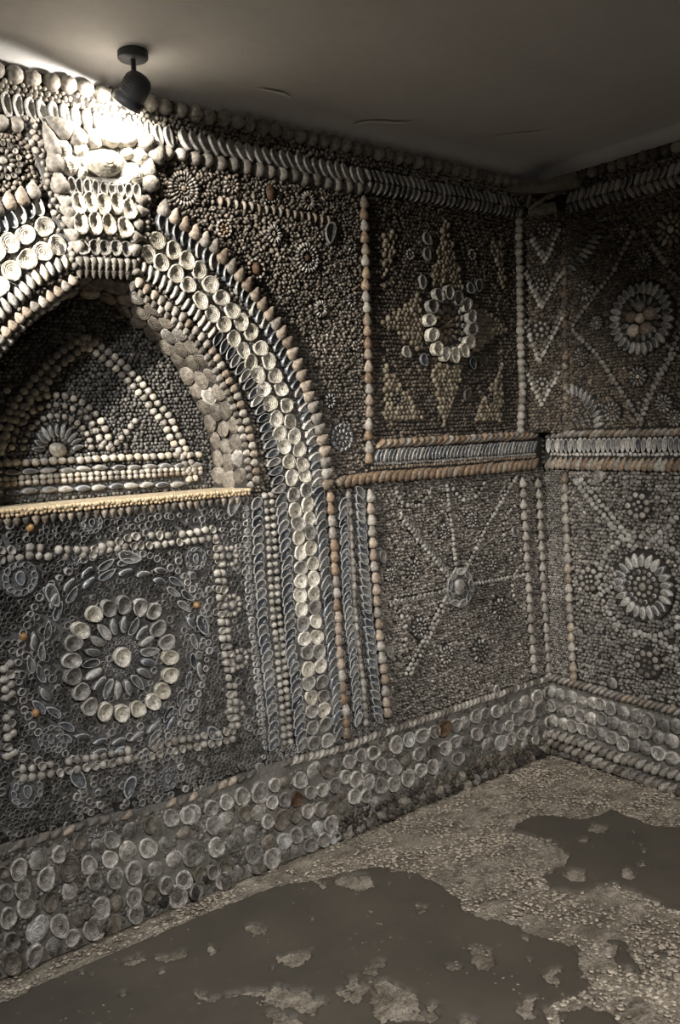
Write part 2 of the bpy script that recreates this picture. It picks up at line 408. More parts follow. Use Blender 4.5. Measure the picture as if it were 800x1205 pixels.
def tri_mesh(name, V, F, C=None, mat='tone'):
    me = bpy.data.meshes.new(name); nv, nf, k = len(V), len(F), F.shape[1]
    me.vertices.add(nv); me.vertices.foreach_set('co', V.astype(np.float32).ravel())
    me.loops.add(nf*k); me.loops.foreach_set('vertex_index', F.astype(np.int32).ravel())
    me.polygons.add(nf); me.polygons.foreach_set('loop_start', np.arange(0, nf*k, k, dtype=np.int32))
    if hasattr(me.polygons[0], 'loop_total'):
        try: me.polygons.foreach_set('loop_total', np.full(nf, k, np.int32))
        except Exception: pass
    me.polygons.foreach_set('use_smooth', np.ones(nf, bool))
    me.update(calc_edges=True)
    if C is not None:
        at = me.color_attributes.new('tone', 'FLOAT_COLOR', 'POINT')
        at.data.foreach_set('color', np.concatenate([C, np.ones((nv, 1))], 1).astype(np.float32).ravel())
    me.materials.append(M[mat]); return me
def fill(pl, key, mask, s, size, lo, hi, base='nub', elong=1., aligned=None, hgt=.7, h=0., jit=.28, drop=.03, respect=True, pale=0., mod=1.1):
    a0, a1, b0, b1 = pl.lim
    na, nb = int((a1-a0)/s)+1, int((b1-b0)/(s*.87))+1
    I, J = np.meshgrid(np.arange(na), np.arange(nb), indexing='ij')
    a = (a0+(I+.5*(J % 2))*s+rng.normal(0, jit*.5*s, I.shape)).ravel(); b = (b0+J*s*.87+rng.normal(0, jit*.35*s, I.shape)).ravel()
    k = mask(a, b) & (rng.random(a.shape) > drop) & (a > a0) & (a < a1) & (b > b0) & (b < b1-.003)
    if respect: k &= pl.free(a, b)
    a, b = a[k], b[k]; n = len(a)
    sz = size*.5*rng.uniform(.72, 1.15, n)
    ang = rng.uniform(0, 2*PI, n) if aligned is None else aligned+rng.normal(0, .25, n)
    t = rng.random(n)[:, None]**1.3; C = np.array(lo)*(1-t)+np.array(hi)*t
    C = C*np.clip(1+mod*fbm(a, b, 4, 3, 77), .55, 1.5)[:, None]
    if pale: q = rng.random(n) < pale; C[q] = C[q]*1.9
    B = {'nub': NUB, 'cup': CUP, 'bead': BEAD}[base]
    add_tiny(pl, key, B, a, b, ang, sz*elong, sz/(elong**.5), sz*2*hgt, np.full(n, h), C, CUPTONE if base == 'cup' else None)
def tiny_row(pl, key, poly, step, size, lo, hi, base='bead', hgt=.55, h=0., jit=.1, elong=1.):
    r = np.array(resample(poly, step)); n = len(r); sz = size*.5*rng.uniform(.8, 1.1, n)
    t = rng.random(n)[:, None]; C = np.array(lo)*(1-t)+np.array(hi)*t
    B = {'nub': NUB, 'cup': CUP, 'bead': BEAD}[base]
    add_tiny(pl, key, B, r[:, 0]+rng.normal(0, jit*step*.5, n), r[:, 1]+rng.normal(0, jit*step*.5, n), r[:, 2], sz*elong, sz, sz*2*hgt, np.full(n, h), C, CUPTONE if base == 'cup' else None)
    for q in r: pl.mark(q[0], q[1], size*.5, size*.5)

# ------------------------------------------------------------------ smooth noise for grids
def vnoise(x, y, seed=0):
    xi, yi = np.floor(x).astype(int), np.floor(y).astype(int); xf, yf = x-xi, y-yi
    def hsh(i, j):
        n = (i*374761393 + j*668265263 + seed*974711) & 0x7fffffff
        n = ((n ^ (n >> 13))*1274126177) & 0x7fffffff; return ((n ^ (n >> 16)) & 0xffff)/65535.
    u, v = xf*xf*(3-2*xf), yf*yf*(3-2*yf)
    return (hsh(xi, yi)*(1-u)+hsh(xi+1, yi)*u)*(1-v)+(hsh(xi, yi+1)*(1-u)+hsh(xi+1, yi+1)*u)*v
def fbm(x, y, f, o=4, seed=0):
    r = 0; a = .5
    for k in range(o): r = r+a*vnoise(x*f*2**k, y*f*2**k, seed+k); a *= .5
    return r*1.07-.5
def grid_mesh(name, x0, x1, y0, y1, s, zf, mat, up=True, keep=None):
    nx, ny = int(round((x1-x0)/s))+1, int(round((y1-y0)/s))+1
    X, Y = np.meshgrid(np.linspace(x0, x1, nx), np.linspace(y0, y1, ny), indexing='ij'); Z = zf(X, Y)
    V = np.stack([X, Y, Z], -1).reshape(-1, 3); i = (np.arange(nx-1)[:, None]*ny+np.arange(ny-1)[None]).ravel()
    F = np.stack([i, i+ny, i+ny+1, i+1], 1)
    if keep is not None:
        kc = keep.reshape(-1) if keep.shape == (nx-1, ny-1) else None; F = F[kc]
        used = np.unique(F); mp = np.zeros(len(V), int); mp[used] = np.arange(len(used)); V = V[used]; F = mp[F]
    if not up: F = F[:, ::-1]
    return tri_mesh(name, V, F, None, mat)

# ================================================================== THE SETTING
XW, YW = -4.3, -3.7                          # far ends of the chamber
# niche outline (front edge of the arch), right half traced along the arch's inner string of shells
INR = WL.poly([(150, 333), (166, 345), (186, 361), (206, 377), (225, 396), (243, 418), (258, 444), (269, 467), (278, 489), (285, 512), (289, 542), (291, 577)])
ZS = 1.198                                   # shelf height
right = [(U0+.004, 1.802), (U0+.045, 1.80)]+INR[:-1]+[(INR[-1][0], ZS)]
left = mir(right)[1:]
OUT = left[::-1]+right                       # left foot -> apex -> right foot
def build_wall_left():
    outer = [(XW, 0), (0, 0), (0, H), (XW, H)]
    t = tessellate_polygon([[Vector((a, b, 0)) for a, b in outer], [Vector((a, b, 0)) for a, b in OUT]])
    pts = outer+OUT; no, n = 4, len(OUT)
    v = [(a, 0, b) for a, b in pts]; f = []
    for q in t:
        A_, B_, C_ = (Vector(v[i]) for i in q); nn = (B_-A_).cross(C_-A_)
        f.append(tuple(q) if nn.y < 0 else tuple(reversed(q)))
    k = len(v); v += [(a, .32, b) for a, b in outer]
    for i in range(4): j = (i+1) % 4; f.append((i, k+i, k+j, j))
    f.append((k, k+3, k+2, k+1))
    return obj('wall_left', new_mesh('wall_left', v, f, 'mortar'))
wall_left = tag(build_wall_left(), 'shell-covered wall with the arched niche and tall shell rosette below it', 'wall', kind='structure')
# niche lining: splayed jamb and back, in one mesh
def build_niche():
    n = len(OUT); c = np.array([U0, 1.45]); v, f = [], []
    for k, (d, s) in enumerate(((-.004, 1.), (.05, .985), (.10, .965), (ND, .93))):
        for a, b in OUT:
            aa = U0+(a-U0)*s; bb = ZS+(b-ZS)*(1-(1-s)*.75) if b > ZS+.001 else ZS
            v.append((aa, d, bb))
    for k in range(3):
        for i in range(n): j = (i+1) % n; f.append((k*n+i, (k+1)*n+i, (k+1)*n+j, k*n+j))
    bk = [Vector((v[3*n+i][0], v[3*n+i][2], 0)) for i in range(n)]
    for q in tessellate_polygon([bk]):
        A_, B_, C_ = (Vector(v[3*n+i]) for i in q); nn = (B_-A_).cross(C_-A_)
        q = tuple(3*n+i for i in q); f.append(q if nn.y < 0 else tuple(reversed(q)))
    return obj('niche', new_mesh('niche', v, f, 'mortar'), wall_left), v[3*n:]
niche, back_ring = build_niche()
niche['label'] = 'arched niche recess lined with shells'

def box_mesh(name, x0, x1, y0, y1, z0, z1, mat):
    v = [(x, y, z) for x in (x0, x1) for y in (y0, y1) for z in (z0, z1)]
    f = [(0, 1, 3, 2), (4, 6, 7, 5), (0, 4, 5, 1), (2, 3, 7, 6), (0, 2, 6, 4), (1, 5, 7, 3)]
    return new_mesh(name, v, f, mat)
wall_right = tag(obj('wall_right', box_mesh('wall_right', 0, .25, YW, 0, 0, H, 'mortar')), 'shell-covered wall with petal rosettes, without a niche, meeting the arched wall', 'wall', kind='structure')
tag(obj('wall_back', box_mesh('wall_back', XW, 0, YW-.2, YW, 0, H, 'mortar_grey')), 'plain dark wall behind the viewer opposite the niche', 'wall', kind='structure')
tag(obj('wall_side', box_mesh('wall_side', XW-.2, XW, YW, 0, 0, H, 'mortar_grey')), 'plain dark wall at the far side of the chamber', 'wall', kind='structure')

# ceiling: uneven plaster with a shallow cove along the walls
def ceil_z(X, Y):
    d = np.minimum(-Y, -X*3.5); crease = .062+.025*fbm(X, Y, 1.7, 3, 5)
    z = H+.045*np.clip(d/crease, 0, 1) + .008*np.clip((d-crease)/.5, 0, 1)
    lip = np.exp(-((d-crease)/.012)**2)*-.006*np.clip(fbm(X, Y, 3, 3, 9)*3+.6, 0, 1)
    return z + .012*fbm(X, Y, 1.3, 3, 3) + .003*fbm(X, Y, 9, 3, 4) + lip
ceiling = tag(obj('ceiling', grid_mesh('ceiling', XW, 0, YW, 0, .0125, ceil_z, 'ceiling', up=False)), 'uneven grey plaster ceiling of the shell chamber', 'ceiling', kind='structure')

# floor
class FloorMap:
    def at(s, x, y):
        v = cd + cr*(x-400)/FPX - cu*(y-602.5)/FPX; t = (0-CAM[2])/v[2]; p = CAM+t*v; return float(p[0]), float(p[1])
FM = FloorMap()
def floor_z(X, Y): return .008*fbm(X, Y, 7, 3, 21)+.011*fbm(X, Y, 26, 3, 22)-.0055
floor = tag(obj('floor', grid_mesh('floor', XW, 0, YW, 0, .010, floor_z, 'floor')), 'worn pale concrete floor with dark smooth screed patches', 'floor', kind='structure')
SCREEDS = []
def screed(poly_px, holes, label, bounds, seed, extra=()):
    poly = [FM.at(*p) for p in poly_px]
    SCREEDS.append(poly); x0, x1, y0, y1 = bounds; s = .006
    nx, ny = int(round((x1-x0)/s))+1, int(round((y1-y0)/s))+1
    xs, ys = np.linspace(x0, x1, nx), np.linspace(y0, y1, ny)
    X, Y = np.meshgrid((xs[1:]+xs[:-1])/2, (ys[1:]+ys[:-1])/2, indexing='ij')
    Xd = X+.07*fbm(X, Y, 8, 6, seed)+.02*fbm(X, Y, 40, 3, seed+1); Yd = Y+.07*fbm(X, Y, 8, 6, seed+50)+.02*fbm(X, Y, 40, 3, seed+2)
    m = inpoly(poly, Xd, Yd)
    for (hx, hy, rx, ry) in holes:           # worn-through islands
        a, b = FM.at(hx, hy); a2, _ = FM.at(hx+rx, hy); _, b2 = FM.at(hx, hy-ry)
        c0 = np.array(FM.at(hx-rx, hy)); c1 = np.array(FM.at(hx+rx, hy)); d0 = np.array(FM.at(hx, hy-ry)); d1 = np.array(FM.at(hx, hy+ry))
        e1 = (c1-c0)/2; e2 = (d1-d0)/2; mt = np.linalg.inv(np.array([e1, e2]).T)
        px, py = X+.085*fbm(X, Y, 18, 5, seed+7)-a, Y+.085*fbm(X, Y, 18, 5, seed+8)-b
        q1 = mt[0, 0]*px+mt[0, 1]*py; q2 = mt[1, 0]*px+mt[1, 1]*py
        m &= ~(q1*q1+q2*q2 < 1)
    m &= ~(fbm(X, Y, 14, 6, seed+20) > .30)
    cnt = np.zeros((nx, ny), int)
    for di in (0, 1):
        for dj in (0, 1): cnt[di:nx-1+di, dj:ny-1+dj] += m
    inner = cnt == 4
    def zf(X2, Y2): return np.where(inner, .0012+.001*fbm(X2, Y2, 4, 3, 70), -.006)
    o = obj('screed_patch', grid_mesh('screed_patch', x0, x1, y0, y1, s, zf, 'screed', True, m), floor)
    o['label'] = label
screed([(-60, 1195), (0, 1176), (60, 1150), (130, 1119), (230, 1078), (330, 1043), (400, 1028), (455, 1020), (487, 1028), (512, 1042), (535, 1055), (545, 1070), (600, 1083), (622, 1098), (645, 1104), (680, 1110), (686, 1130), (694, 1158), (662, 1172), (640, 1190), (655, 1215), (640, 1300), (300, 1400), (-100, 1400)],
       [(565, 1125, 16, 12), (335, 1171, 30, 13), (365, 1185, 16, 9), (462, 1172, 24, 18), (490, 1192, 30, 8), (345, 1124, 17, 8), (290, 1166, 22, 4), (245, 1168, 14, 3), (420, 1037, 22, 9), (500, 1067, 9, 4), (650, 1145, 9, 6), (530, 1138, 12, 4), (200, 1125, 16, 4), (160, 1123, 13, 4), (410, 1168, 14, 5), (330, 1200, 20, 8), (620, 1180, 10, 8), (440, 1140, 8, 4)],
       'large dark smooth screed patch beside the dado', (-2.6, -.55, -2.0, -.1), 100)
screed([(598, 976), (620, 962), (680, 962), (720, 950), (752, 969), (800, 974), (900, 1000), (900, 1085), (800, 1070), (770, 1060), (740, 1050), (720, 1037), (700, 1037), (680, 1052), (650, 1047), (640, 1030), (665, 1007), (660, 990), (635, 985)],
       [(672, 1028, 14, 8), (735, 1028, 10, 4), (700, 975, 14, 5)], 'dark smooth screed patch towards the wall without a niche', (-1.3, -.05, -1.75, -.05), 200)
screed([(712, 1105), (725, 1108), (735, 1120), (758, 1138), (752, 1146), (735, 1140), (718, 1128)], [], 'small dark screed remnant in the pale worn concrete', (-1.4, -.5, -1.6, -.7), 300)
screed([(655, 1188), (690, 1178), (722, 1192), (735, 1215), (740, 1260), (650, 1260)], [], 'small dark screed remnant at the edge of the pale strip', (-1.9, -.7, -1.9, -.9), 400)
screed([(765, 1117), (785, 1115), (787, 1124), (775, 1126)], [], 'tiny dark screed fleck in the pale worn concrete', (-1.3, -.5, -1.6, -.7), 500)

# loose crust on the worn concrete: flat crumbs and flakes
FP = Plane((0, 0, 0), (1, 0, 0), (0, 1, 0), -2.75, -.02, -2.1, -.02)
on_screed = lambda a, b: np.any([inpoly(p, a, b) for p in SCREEDS], axis=0)
for sp, sz_, th, lo_, hi_, hh in ((.0115, .0105, -.10, (.18, .15, .115), (.58, .51, .41), -.0022), (.015, .013, .10, (.25, .21, .16), (.62, .55, .45), -.002)):
    fill(FP, 'floor_crust', lambda a, b: ~on_screed(a, b) & (fbm(a, b, 11, 4, int(sp*1e4)) > th), sp, sz_, lo_, hi_, 'nub', elong=1.25, hgt=.14, h=hh, jit=1.3, drop=.25, mod=.8)
fill(FP, 'floor_crust', lambda a, b: on_screed(a, b) & (fbm(a, b, 9, 4, 91) > .19), .03, .008, (.17, .14, .11), (.30, .26, .21), 'nub', elong=1.3, hgt=.12, h=.0008, jit=1.4, drop=.4)
flush_tiny(FP, floor)

# ================================================================== WALL LEFT: shells
L = WL
# ---- dado line (top of the band of oysters), traced
DTOP = L.poly([(0, 998), (60, 982), (110, 965), (160, 955), (220, 938), (280, 915), (340, 895), (400, 880), (430, 868), (500, 845), (560, 824), (610, 808), (645, 797)])
DTOP = [(-3.1, .335)]+DTOP+[(0.0, DTOP[-1][1])]
def dado_z(a): return np.interp(a, [p[0] for p in DTOP], [p[1] for p in DTOP])
dado = slab('dado', L, [(-3.1, 0), (0, 0)]+DTOP[::-1], .012, 'mortar_dado', wall_left); dado['label'] = 'low band of oyster shells set in mortar'
L.mark_poly([(-3.1, 0), (0, 0)]+DTOP[::-1])
D1 = [(155,470,45),(285,510,50),(185,555,45),(70,515,42),(85,600,42),(205,650,42),(290,600,38),(100,670,40),(25,715,40),(150,775,55),(245,755,45),(335,715,40),(390,780,50),(420,680,42),(490,660,33),(560,637,38),(625,607,35),(570,730,40),(700,577,36),(735,655,50),(775,560,38),(560,530,45),(660,510,35),(735,468,38),(135,882,42),(225,870,42),(40,930,48),(15,610,35),(480,550,40),(390,560,38),(540,435,45),(460,465,35),(620,420,40),(465,385,36),(405,410,28),(700,405,35),(630,325,32),(790,280,33),(720,290,36),(545,350,36),(370,490,38),(5,520,25),(40,810,38),(240,445,34)]
D2 = [(70,385,38),(150,360,30),(210,340,28),(270,315,32),(340,300,38),(397,275,25),(440,265,24),(497,255,30),(553,220,30),(600,220,25),(640,195,26),(690,180,26),(735,160,25),(785,145,25),(155,430,32),(215,410,36),(280,385,32),(337,380,32),(385,343,24),(437,330,26),(487,327,28),(540,300,25),(583,293,25),(630,275,27),(675,240,27),(718,248,28),(762,205,22),(310,460,32),(370,415,26),(425,410,38),(480,398,24),(525,375,27),(575,370,28),(622,357,28),(665,305,24),(710,318,28),(765,265,26),(755,318,24),(80,540,45),(250,495,38),(315,540,35),(375,508,34),(435,490,30),(483,472,28),(523,450,26),(570,442,27),(618,430,32),(45,645,35),(105,625,32),(157,612,28),(205,595,33),(197,658,32),(262,635,32),(330,605,40),(385,575,36),(440,567,34),(485,540,28),(540,513,28),(590,505,26),(633,485,25),(20,725,42),(90,700,30),(170,515,34)]
D3 = [(55,345,28),(95,330,22),(140,315,30),(190,300,26),(240,280,28),(288,265,24),(325,255,30),(373,240,24),(412,230,24),(453,208,25),(487,195,20),(535,185,24),(575,185,20),(607,165,24),(650,150,24),(692,130,24),(733,115,24),(30,405,22),(80,395,24),(130,405,30),(182,380,24),(230,350,26),(285,340,25),(330,330,26),(370,305,24),(412,305,24),(455,275,24),(495,260,25),(542,247,22),(582,245,20),(617,215,26),(660,205,22),(700,178,26),(738,175,18),(30,465,26),(80,475,28),(130,470,28),(185,450,30),(235,415,24),(283,405,26),(330,395,22),(380,370,25),(425,360,20),(505,320,28),(550,310,26),(590,295,22),(632,275,22),(675,262,20),(705,240,20),(740,232,22),(20,515,24)]
DG = Plane((0, 0, 0), (1, 0, 0), (0, 0, 1), -3.1, 0, 0, .45)
for lst, (ox, oy), sc in ((D1, (0, 880), 3.636), (D2, (200, 840), 3.333), (D3, (420, 780), 3.333)):
    for i, (x, y, r) in enumerate(lst):
        px, py, rp = ox+x/sc, oy+y/sc, r/sc
        a, b = L.at(px, py); b1 = L.at(px, py-rp)[1]; d = 2*(b1-b)*1.22
        a1 = L.at(px+rp, py)[0]; da = 2*(a1-a)*1.08
        wdt = min(max(da*.92, d*.78), d*1.2)
        mt = 'oyster_dado'
        rr_ = random.random()
        if rr_ < .13: mt = 'oyster_dark'
        elif rr_ < .18: mt = 'oyster_pearl'
        if lst is D1 and i == 9: mt = 'oyster_pearl'
        if (lst is D3 and i == 6) or (lst is D2 and i in (20,)): mt = 'oyster_brown'
        k = 'oyster_back' if random.random() < .3 else 'oyster'
        if k == 'oyster' and mt == 'oyster_dado': mt = random.choice(['oyster_dado', 'oyster_grey'])
        put(L, dado, k, mt, a, max(b, d*.45), wdt, d, random.uniform(-.3, .3), hz=.022 if k == 'oyster' else .014, h=.008, tilt=random.uniform(-.18, .12), roll=random.uniform(-.12, .12), mark=False, jit=.05); DG.mark(a, b, wdt*.5, d*.5)
# beyond the frame the band goes on
for r_ in range(4):
    a = -3.05+.03*(r_ % 2)
    while a < -2.32:
        put(L, dado, random.choice(['oyster', 'oyster_back']), 'oyster_dado', a, .05+.075*r_, .07, .075, 0, hz=.024, h=.010, mark=False); a += .072
# smaller oysters tucked into the gaps, and gritty mortar between
for _ in range(2600):
    a, b = random.uniform(-2.32, -.01), random.uniform(.02, .33)
    if b > dado_z(a)-.03 or (a > -1.0 and b < .075): continue
    q = np.array([[a+.020*math.cos(t), b+.022*math.sin(t)] for t in np.linspace(0, 2*PI, 8)]+[[a, b]])
    if DG.free(q[:, 0], q[:, 1]).all():
        s_ = random.uniform(.044, .056); DG.mark(a, b, s_*.5, s_*.5)
        put(L, dado, random.choice(['oyster', 'oyster_back']), random.choice(['oyster_dado', 'oyster_dark', 'oyster_grey']), a, b, s_, s_*1.05, random.uniform(0, 6), hz=.016, h=.007, tilt=random.uniform(-.2, .2), mark=False)
fill(DG, 'dado_grit', lambda a, b: (b < dado_z(a)-.008) & (fbm(a, b, 9, 3, 61) > -.12), .0125, .015, (.05, .046, .04), (.24, .22, .19), 'nub', hgt=.4, h=.011, jit=.6, drop=.2)
fill(DG, 'dado_grit', lambda a, b: (b < .075) & (a > -1.15), .019, .026, (.035, .028, .02), (.13, .11, .085), 'nub', hgt=.6, h=.010, jit=.8, drop=.2, respect=False)
flush_tiny(DG, dado)
# rope of small shells that caps the dado: broken at its far-left end
cap_poly = [p for p in DTOP]
cap = strip('dado_rope', L, cap_poly, .022, .014, 'mortar_dado', wall_left)
row(L, cap, 'petal', ['whelk_grey', 'whelk_dark', 'cockle'], [p for p in cap_poly if p[0] > -1.35], .021, .017, .040, turn=-.9, hz=.016, h=.010)
row(L, cap, 'petal', ['whelk_dark', 'whelk_tan'], [p for p in cap_poly if p[0] < -1.30], .034, .024, .042, turn=-1.1, hz=.014, h=.010, rnd=.3)
# rubble at the foot of the dado, towards the corner
foot = [(405, 982), (420, 973), (431, 966), (436, 960), (446, 958), (458, 950), (470, 942), (480, 931), (492, 936), (503, 937), (512, 930), (522, 926), (533, 920), (545, 922), (556, 915), (566, 910), (578, 908), (590, 903), (600, 900), (612, 896), (622, 892), (632, 889), (640, 886), (476, 948), (586, 899), (497, 926), (540, 912), (607, 893), (563, 903), (626, 884), (636, 880), (300, 1028), (262, 1047), (225, 1050), (238, 1032), (120, 1085), (100, 1072), (190, 1058), (196, 1045)]
for i, (px, py) in enumerate(foot):
    a, b = L.at(px, py); sz = random.uniform(.03, .055)
    o = put(L, wall_left, 'stone', random.choice(['whelk_dark', 'oyster_dark', 'mortar_dado', 'mortar']), a, max(b, .015), sz*1.15, sz*.9, random.uniform(0, 6), hz=sz*.6, h=.008)

# ---- cornice
cornice = strip('cornice', L, [(-3.1, 2.222), (-.005, 2.222)], .150, .006, 'mortar', wall_left); cornice['label'] = 'band of turban and mussel shells under the ceiling'
A0, A1 = -3.05, -.13
row(L, cornice, 'dome', ['whelk_grey', 'whelk_grey', 'cockle'], [(A0, 2.279), (A1, 2.279)], .046, .046, .047, hz=.030, h=.004, jit=.1)
row(L, cornice, 'dome', ['whelk_grey', 'cockle'], [(A0, 2.153), (U0-.19, 2.155)], .043, .043, .044, hz=.028, h=.004, jit=.08)
row(L, cornice, 'dome', ['whelk_grey', 'cockle'], [(U0+.185, 2.155), (-.92, 2.150)], .043, .041, .043, hz=.028, h=.004, jit=.08)
row(L, cornice, 'mussel', ['mussel_pale', 'mussel_white'], [(A0, 2.198), (-1.62, 2.198)], .030, .030, .062, turn=.15, hz=.020, h=.006, roll=.25)
row(L, cornice, 'mussel', ['mussel_pale', 'mussel_white', 'mussel_white'], [(-1.60, 2.197), (-.92, 2.190)], .031, .033, .058, turn=.45, hz=.022, h=.006, roll=.35)
row(L, cornice, 'petal', ['mussel_grey', 'mussel_pale'], [(-.91, 2.200), (A1, 2.205)], .025, .022, .050, turn=.55, hz=.018, h=.006)
row(L, cornice, 'petal', ['mussel_grey', 'mussel_grey', 'mussel_pale'], [(-.91, 2.160), (A1, 2.165)], .025, .022, .048, turn=-.55, hz=.018, h=.006)
fill(L, 'cornice_winkles', lambda a, b: (b > 2.222) & (b < 2.262), .0145, .015, (.16, .14, .115), (.36, .33, .28), hgt=.75, h=.005)
L.mark_poly([(-3.1, 2.218), (0, 2.218), (0, 2.27), (-3.1, 2.27)])

# ---- arch border rows (outer to inner), traced on the right, mirrored on the left
arch = strip('arch_border', L, mir(L.poly([(171, 290), (233, 330), (281, 395), (325, 475), (345, 560), (357, 660), (365, 760), (374, 878)]))[::-1][:0] or L.poly([(176, 292), (238, 335), (287, 400), (330, 478), (347, 560), (357, 660), (365, 760), (374, 878)]), .150, .007, 'mortar_grey', wall_left)
arch['label'] = 'broad arch border of paired oyster rows edged with mussels and whelks'
archl = strip('arch_border', L, mir(L.poly([(176, 292), (238, 335), (287, 400), (330, 478), (347, 560), (357, 660), (365, 760), (374, 878)])), .150, .007, 'mortar_grey', wall_left)
R1 = [(183, 240), (217, 266), (251, 291), (279, 324), (311, 364), (337, 405), (354, 446), (369, 491), (379, 529), (384, 575), (389, 626), (392, 680), (395, 740), (398, 788), (403, 830), (405, 866)]
R2 = [(180, 258), (206, 276), (232, 296), (262, 321), (289, 352), (315, 390), (337, 431), (354, 476), (366, 525), (371, 581), (372, 600), (376, 650), (382, 710), (385, 764), (391, 815), (394, 868)]
R3 = [(182,283),(201,296),(217,307),(231,319),(244,336),(257,351),(270,366),(281,379),(292,392),(303,411),(313,426),(321,444),(328,459),(334,478),(338,497),(343,513),(348,529),(352,546),(355,560),(357,577),(358,594),(360,610),(361,627),(362,645),(365,663),(366,680),(366,698),(367,714),(368,731),(369,748),(372,765),(374,783),(375,801),(377,818),(378,834),(379,851),(382,870)]
R4 = [(171,300),(187,311),(204,322),(219,337),(233,354),(247,370),(261,383),(272,399),(283,414),(292,427),(300,442),(307,459),(314,475),(321,493),(325,510),(331,526),(336,544),(339,562),(341,582),(344,600),(347,616),(348,633),(350,650),(350,667),(350,684),(350,700),(351,717),(353,734),(355,751),(358,768),(359,786),(360,803),(363,819),(364,836),(364,855),(366,873)]
R5a = [(161, 315), (180, 326), (199, 341), (217, 360), (232, 375), (249, 396), (266, 414), (283, 439), (294, 461), (304, 484), (310, 506), (317, 532), (322, 562), (326, 580)]
R5b = [(327, 583), (328, 605), (331, 635), (334, 659), (335, 704), (337, 728), (338, 764), (343, 791), (346, 824), (350, 860), (352, 881)]
R6a = [(156, 332), (172, 345), (191, 360), (210, 375), (229, 394), (247, 416), (262, 442), (274, 465), (282, 487), (290, 510), (295, 540), (298, 570)]
for side in (1, -1):
    par = arch if side > 0 else archl
    T = (lambda p: L.poly(p)) if side > 0 else (lambda p: mir(L.poly(p)))
    sg = side
    r1, r2 = T(R1), T(R2)
    row(L, par, 'whelk', ['whelk_tan', 'whelk_tan', 'whelk_grey'], r1[:10], .037, .042, .046, turn=sg*.35+(0 if sg > 0 else PI), tilt=.35, hz=.038, h=.010, name='whelk_shell')
    row(L, par, 'whelk', ['whelk_tan', 'whelk_grey', 'whelk_orange'], r1[9:], .040, .036, .052, turn=sg*PI/2 if sg > 0 else PI/2, hz=.034, h=.002)
    row(L, par, 'mussel', ['mussel_blue', 'mussel_blue', 'mussel_pale'], r2[:10], .027, .032, .054, turn=sg*.25, hz=.022, h=.006, roll=.35)
    row(L, par, 'mussel', ['mussel_grey', 'mussel_blue', 'mussel_grey'], r2[9:], .030, .034, .060, turn=sg*.8, hz=.020, h=.006, roll=.25)
    for k, lst in enumerate((R3, R4)):
        for i, (a, b) in enumerate(T(lst)):
            m_ = 'oyster_cream' if i < 18 or random.random() < .6 else 'oyster_grey'
            put(L, par, 'oyster', m_, a, b, .054, .056, random.uniform(0, 6.28), hz=.017, h=.008, tilt=random.uniform(-.15, .15), roll=random.uniform(-.15, .15))
    r5 = T(R5a)
    row(L, par, 'petal', ['mussel_pale', 'cockle_cream', 'mussel_pale'], r5[:6], .022, .022, .046, turn=sg*.2, hz=.018, h=.006)
    row(L, par, 'mussel', ['mussel_grey', 'mussel_pale', 'mussel_blue'], r5[5:], .028, .027, .055, turn=sg*.2, hz=.020, h=.006)
    row(L, par, 'mussel', ['mussel_grey', 'mussel_blue'], T(R5b), .028, .034, .060, turn=sg*.75, hz=.018, h=.005)
    r6 = T(R6a)
    row(L, par, 'whelk', ['whelk_grey', 'whelk_tan'], r6, .026, .028, .030, turn=sg*PI, tilt=.3, hz=.026, h=.006)
    r6i = [(U0+(a-U0)*.985-sg*.010, b-.012) for a, b in r6]
    row(L, par, 'whelk', ['whelk_dark', 'whelk_grey'], r6i, .024, .025, .027, turn=sg*PI, tilt=.3, hz=.024, h=-.004)

# ---- jamb columns below the springing (own bed on each side)
COLS = {'ring_l': [(287, 584), (287, 611), (290, 695), (296, 764), (302, 815), (305, 862)],
        'mus_a': [(298, 587), (300, 620), (301, 665), (304, 704), (305, 734), (310, 767), (313, 800), (317, 836), (319, 880)],
        'dbl': [(312, 578), (315, 605), (318, 659), (321, 710), (326, 755), (330, 800), (333, 839), (336, 877)]}
for side in (1, -1):
    T = (lambda p: L.poly(p)) if side > 0 else (lambda p: mir(L.poly(p)))
    cc = T(COLS['mus_a'])
    par = strip('jamb_column', L, cc, .105, .006, 'mortar_grey', wall_left)
    row(L, par, 'mussel', ['mussel_grey', 'mussel_blue', 'mussel_grey'], cc, .028, .036, .050, turn=side*.7, hz=.018, h=.005)
    d_ = T(COLS['dbl'])
    for off in (-.011, .013):
        row(L, par, 'bead', ['cockle', 'whelk_grey'], [(a+off, b) for a, b in d_], .024, .021, .023, hz=.015, h=.005)
    tiny_row(L, 'ring_shells', T(COLS['ring_l']), .023, .024, (.26, .25, .23), (.48, .46, .43), 'cup', h=.004)
    tiny_row(L, 'ring_shells', [(a+side*.018, b) for a, b in cc][0:0] or [(a-side*.030, b) for a, b in cc], .018, .014, (.3, .29, .27), (.5, .48, .45), 'cup', h=.006)

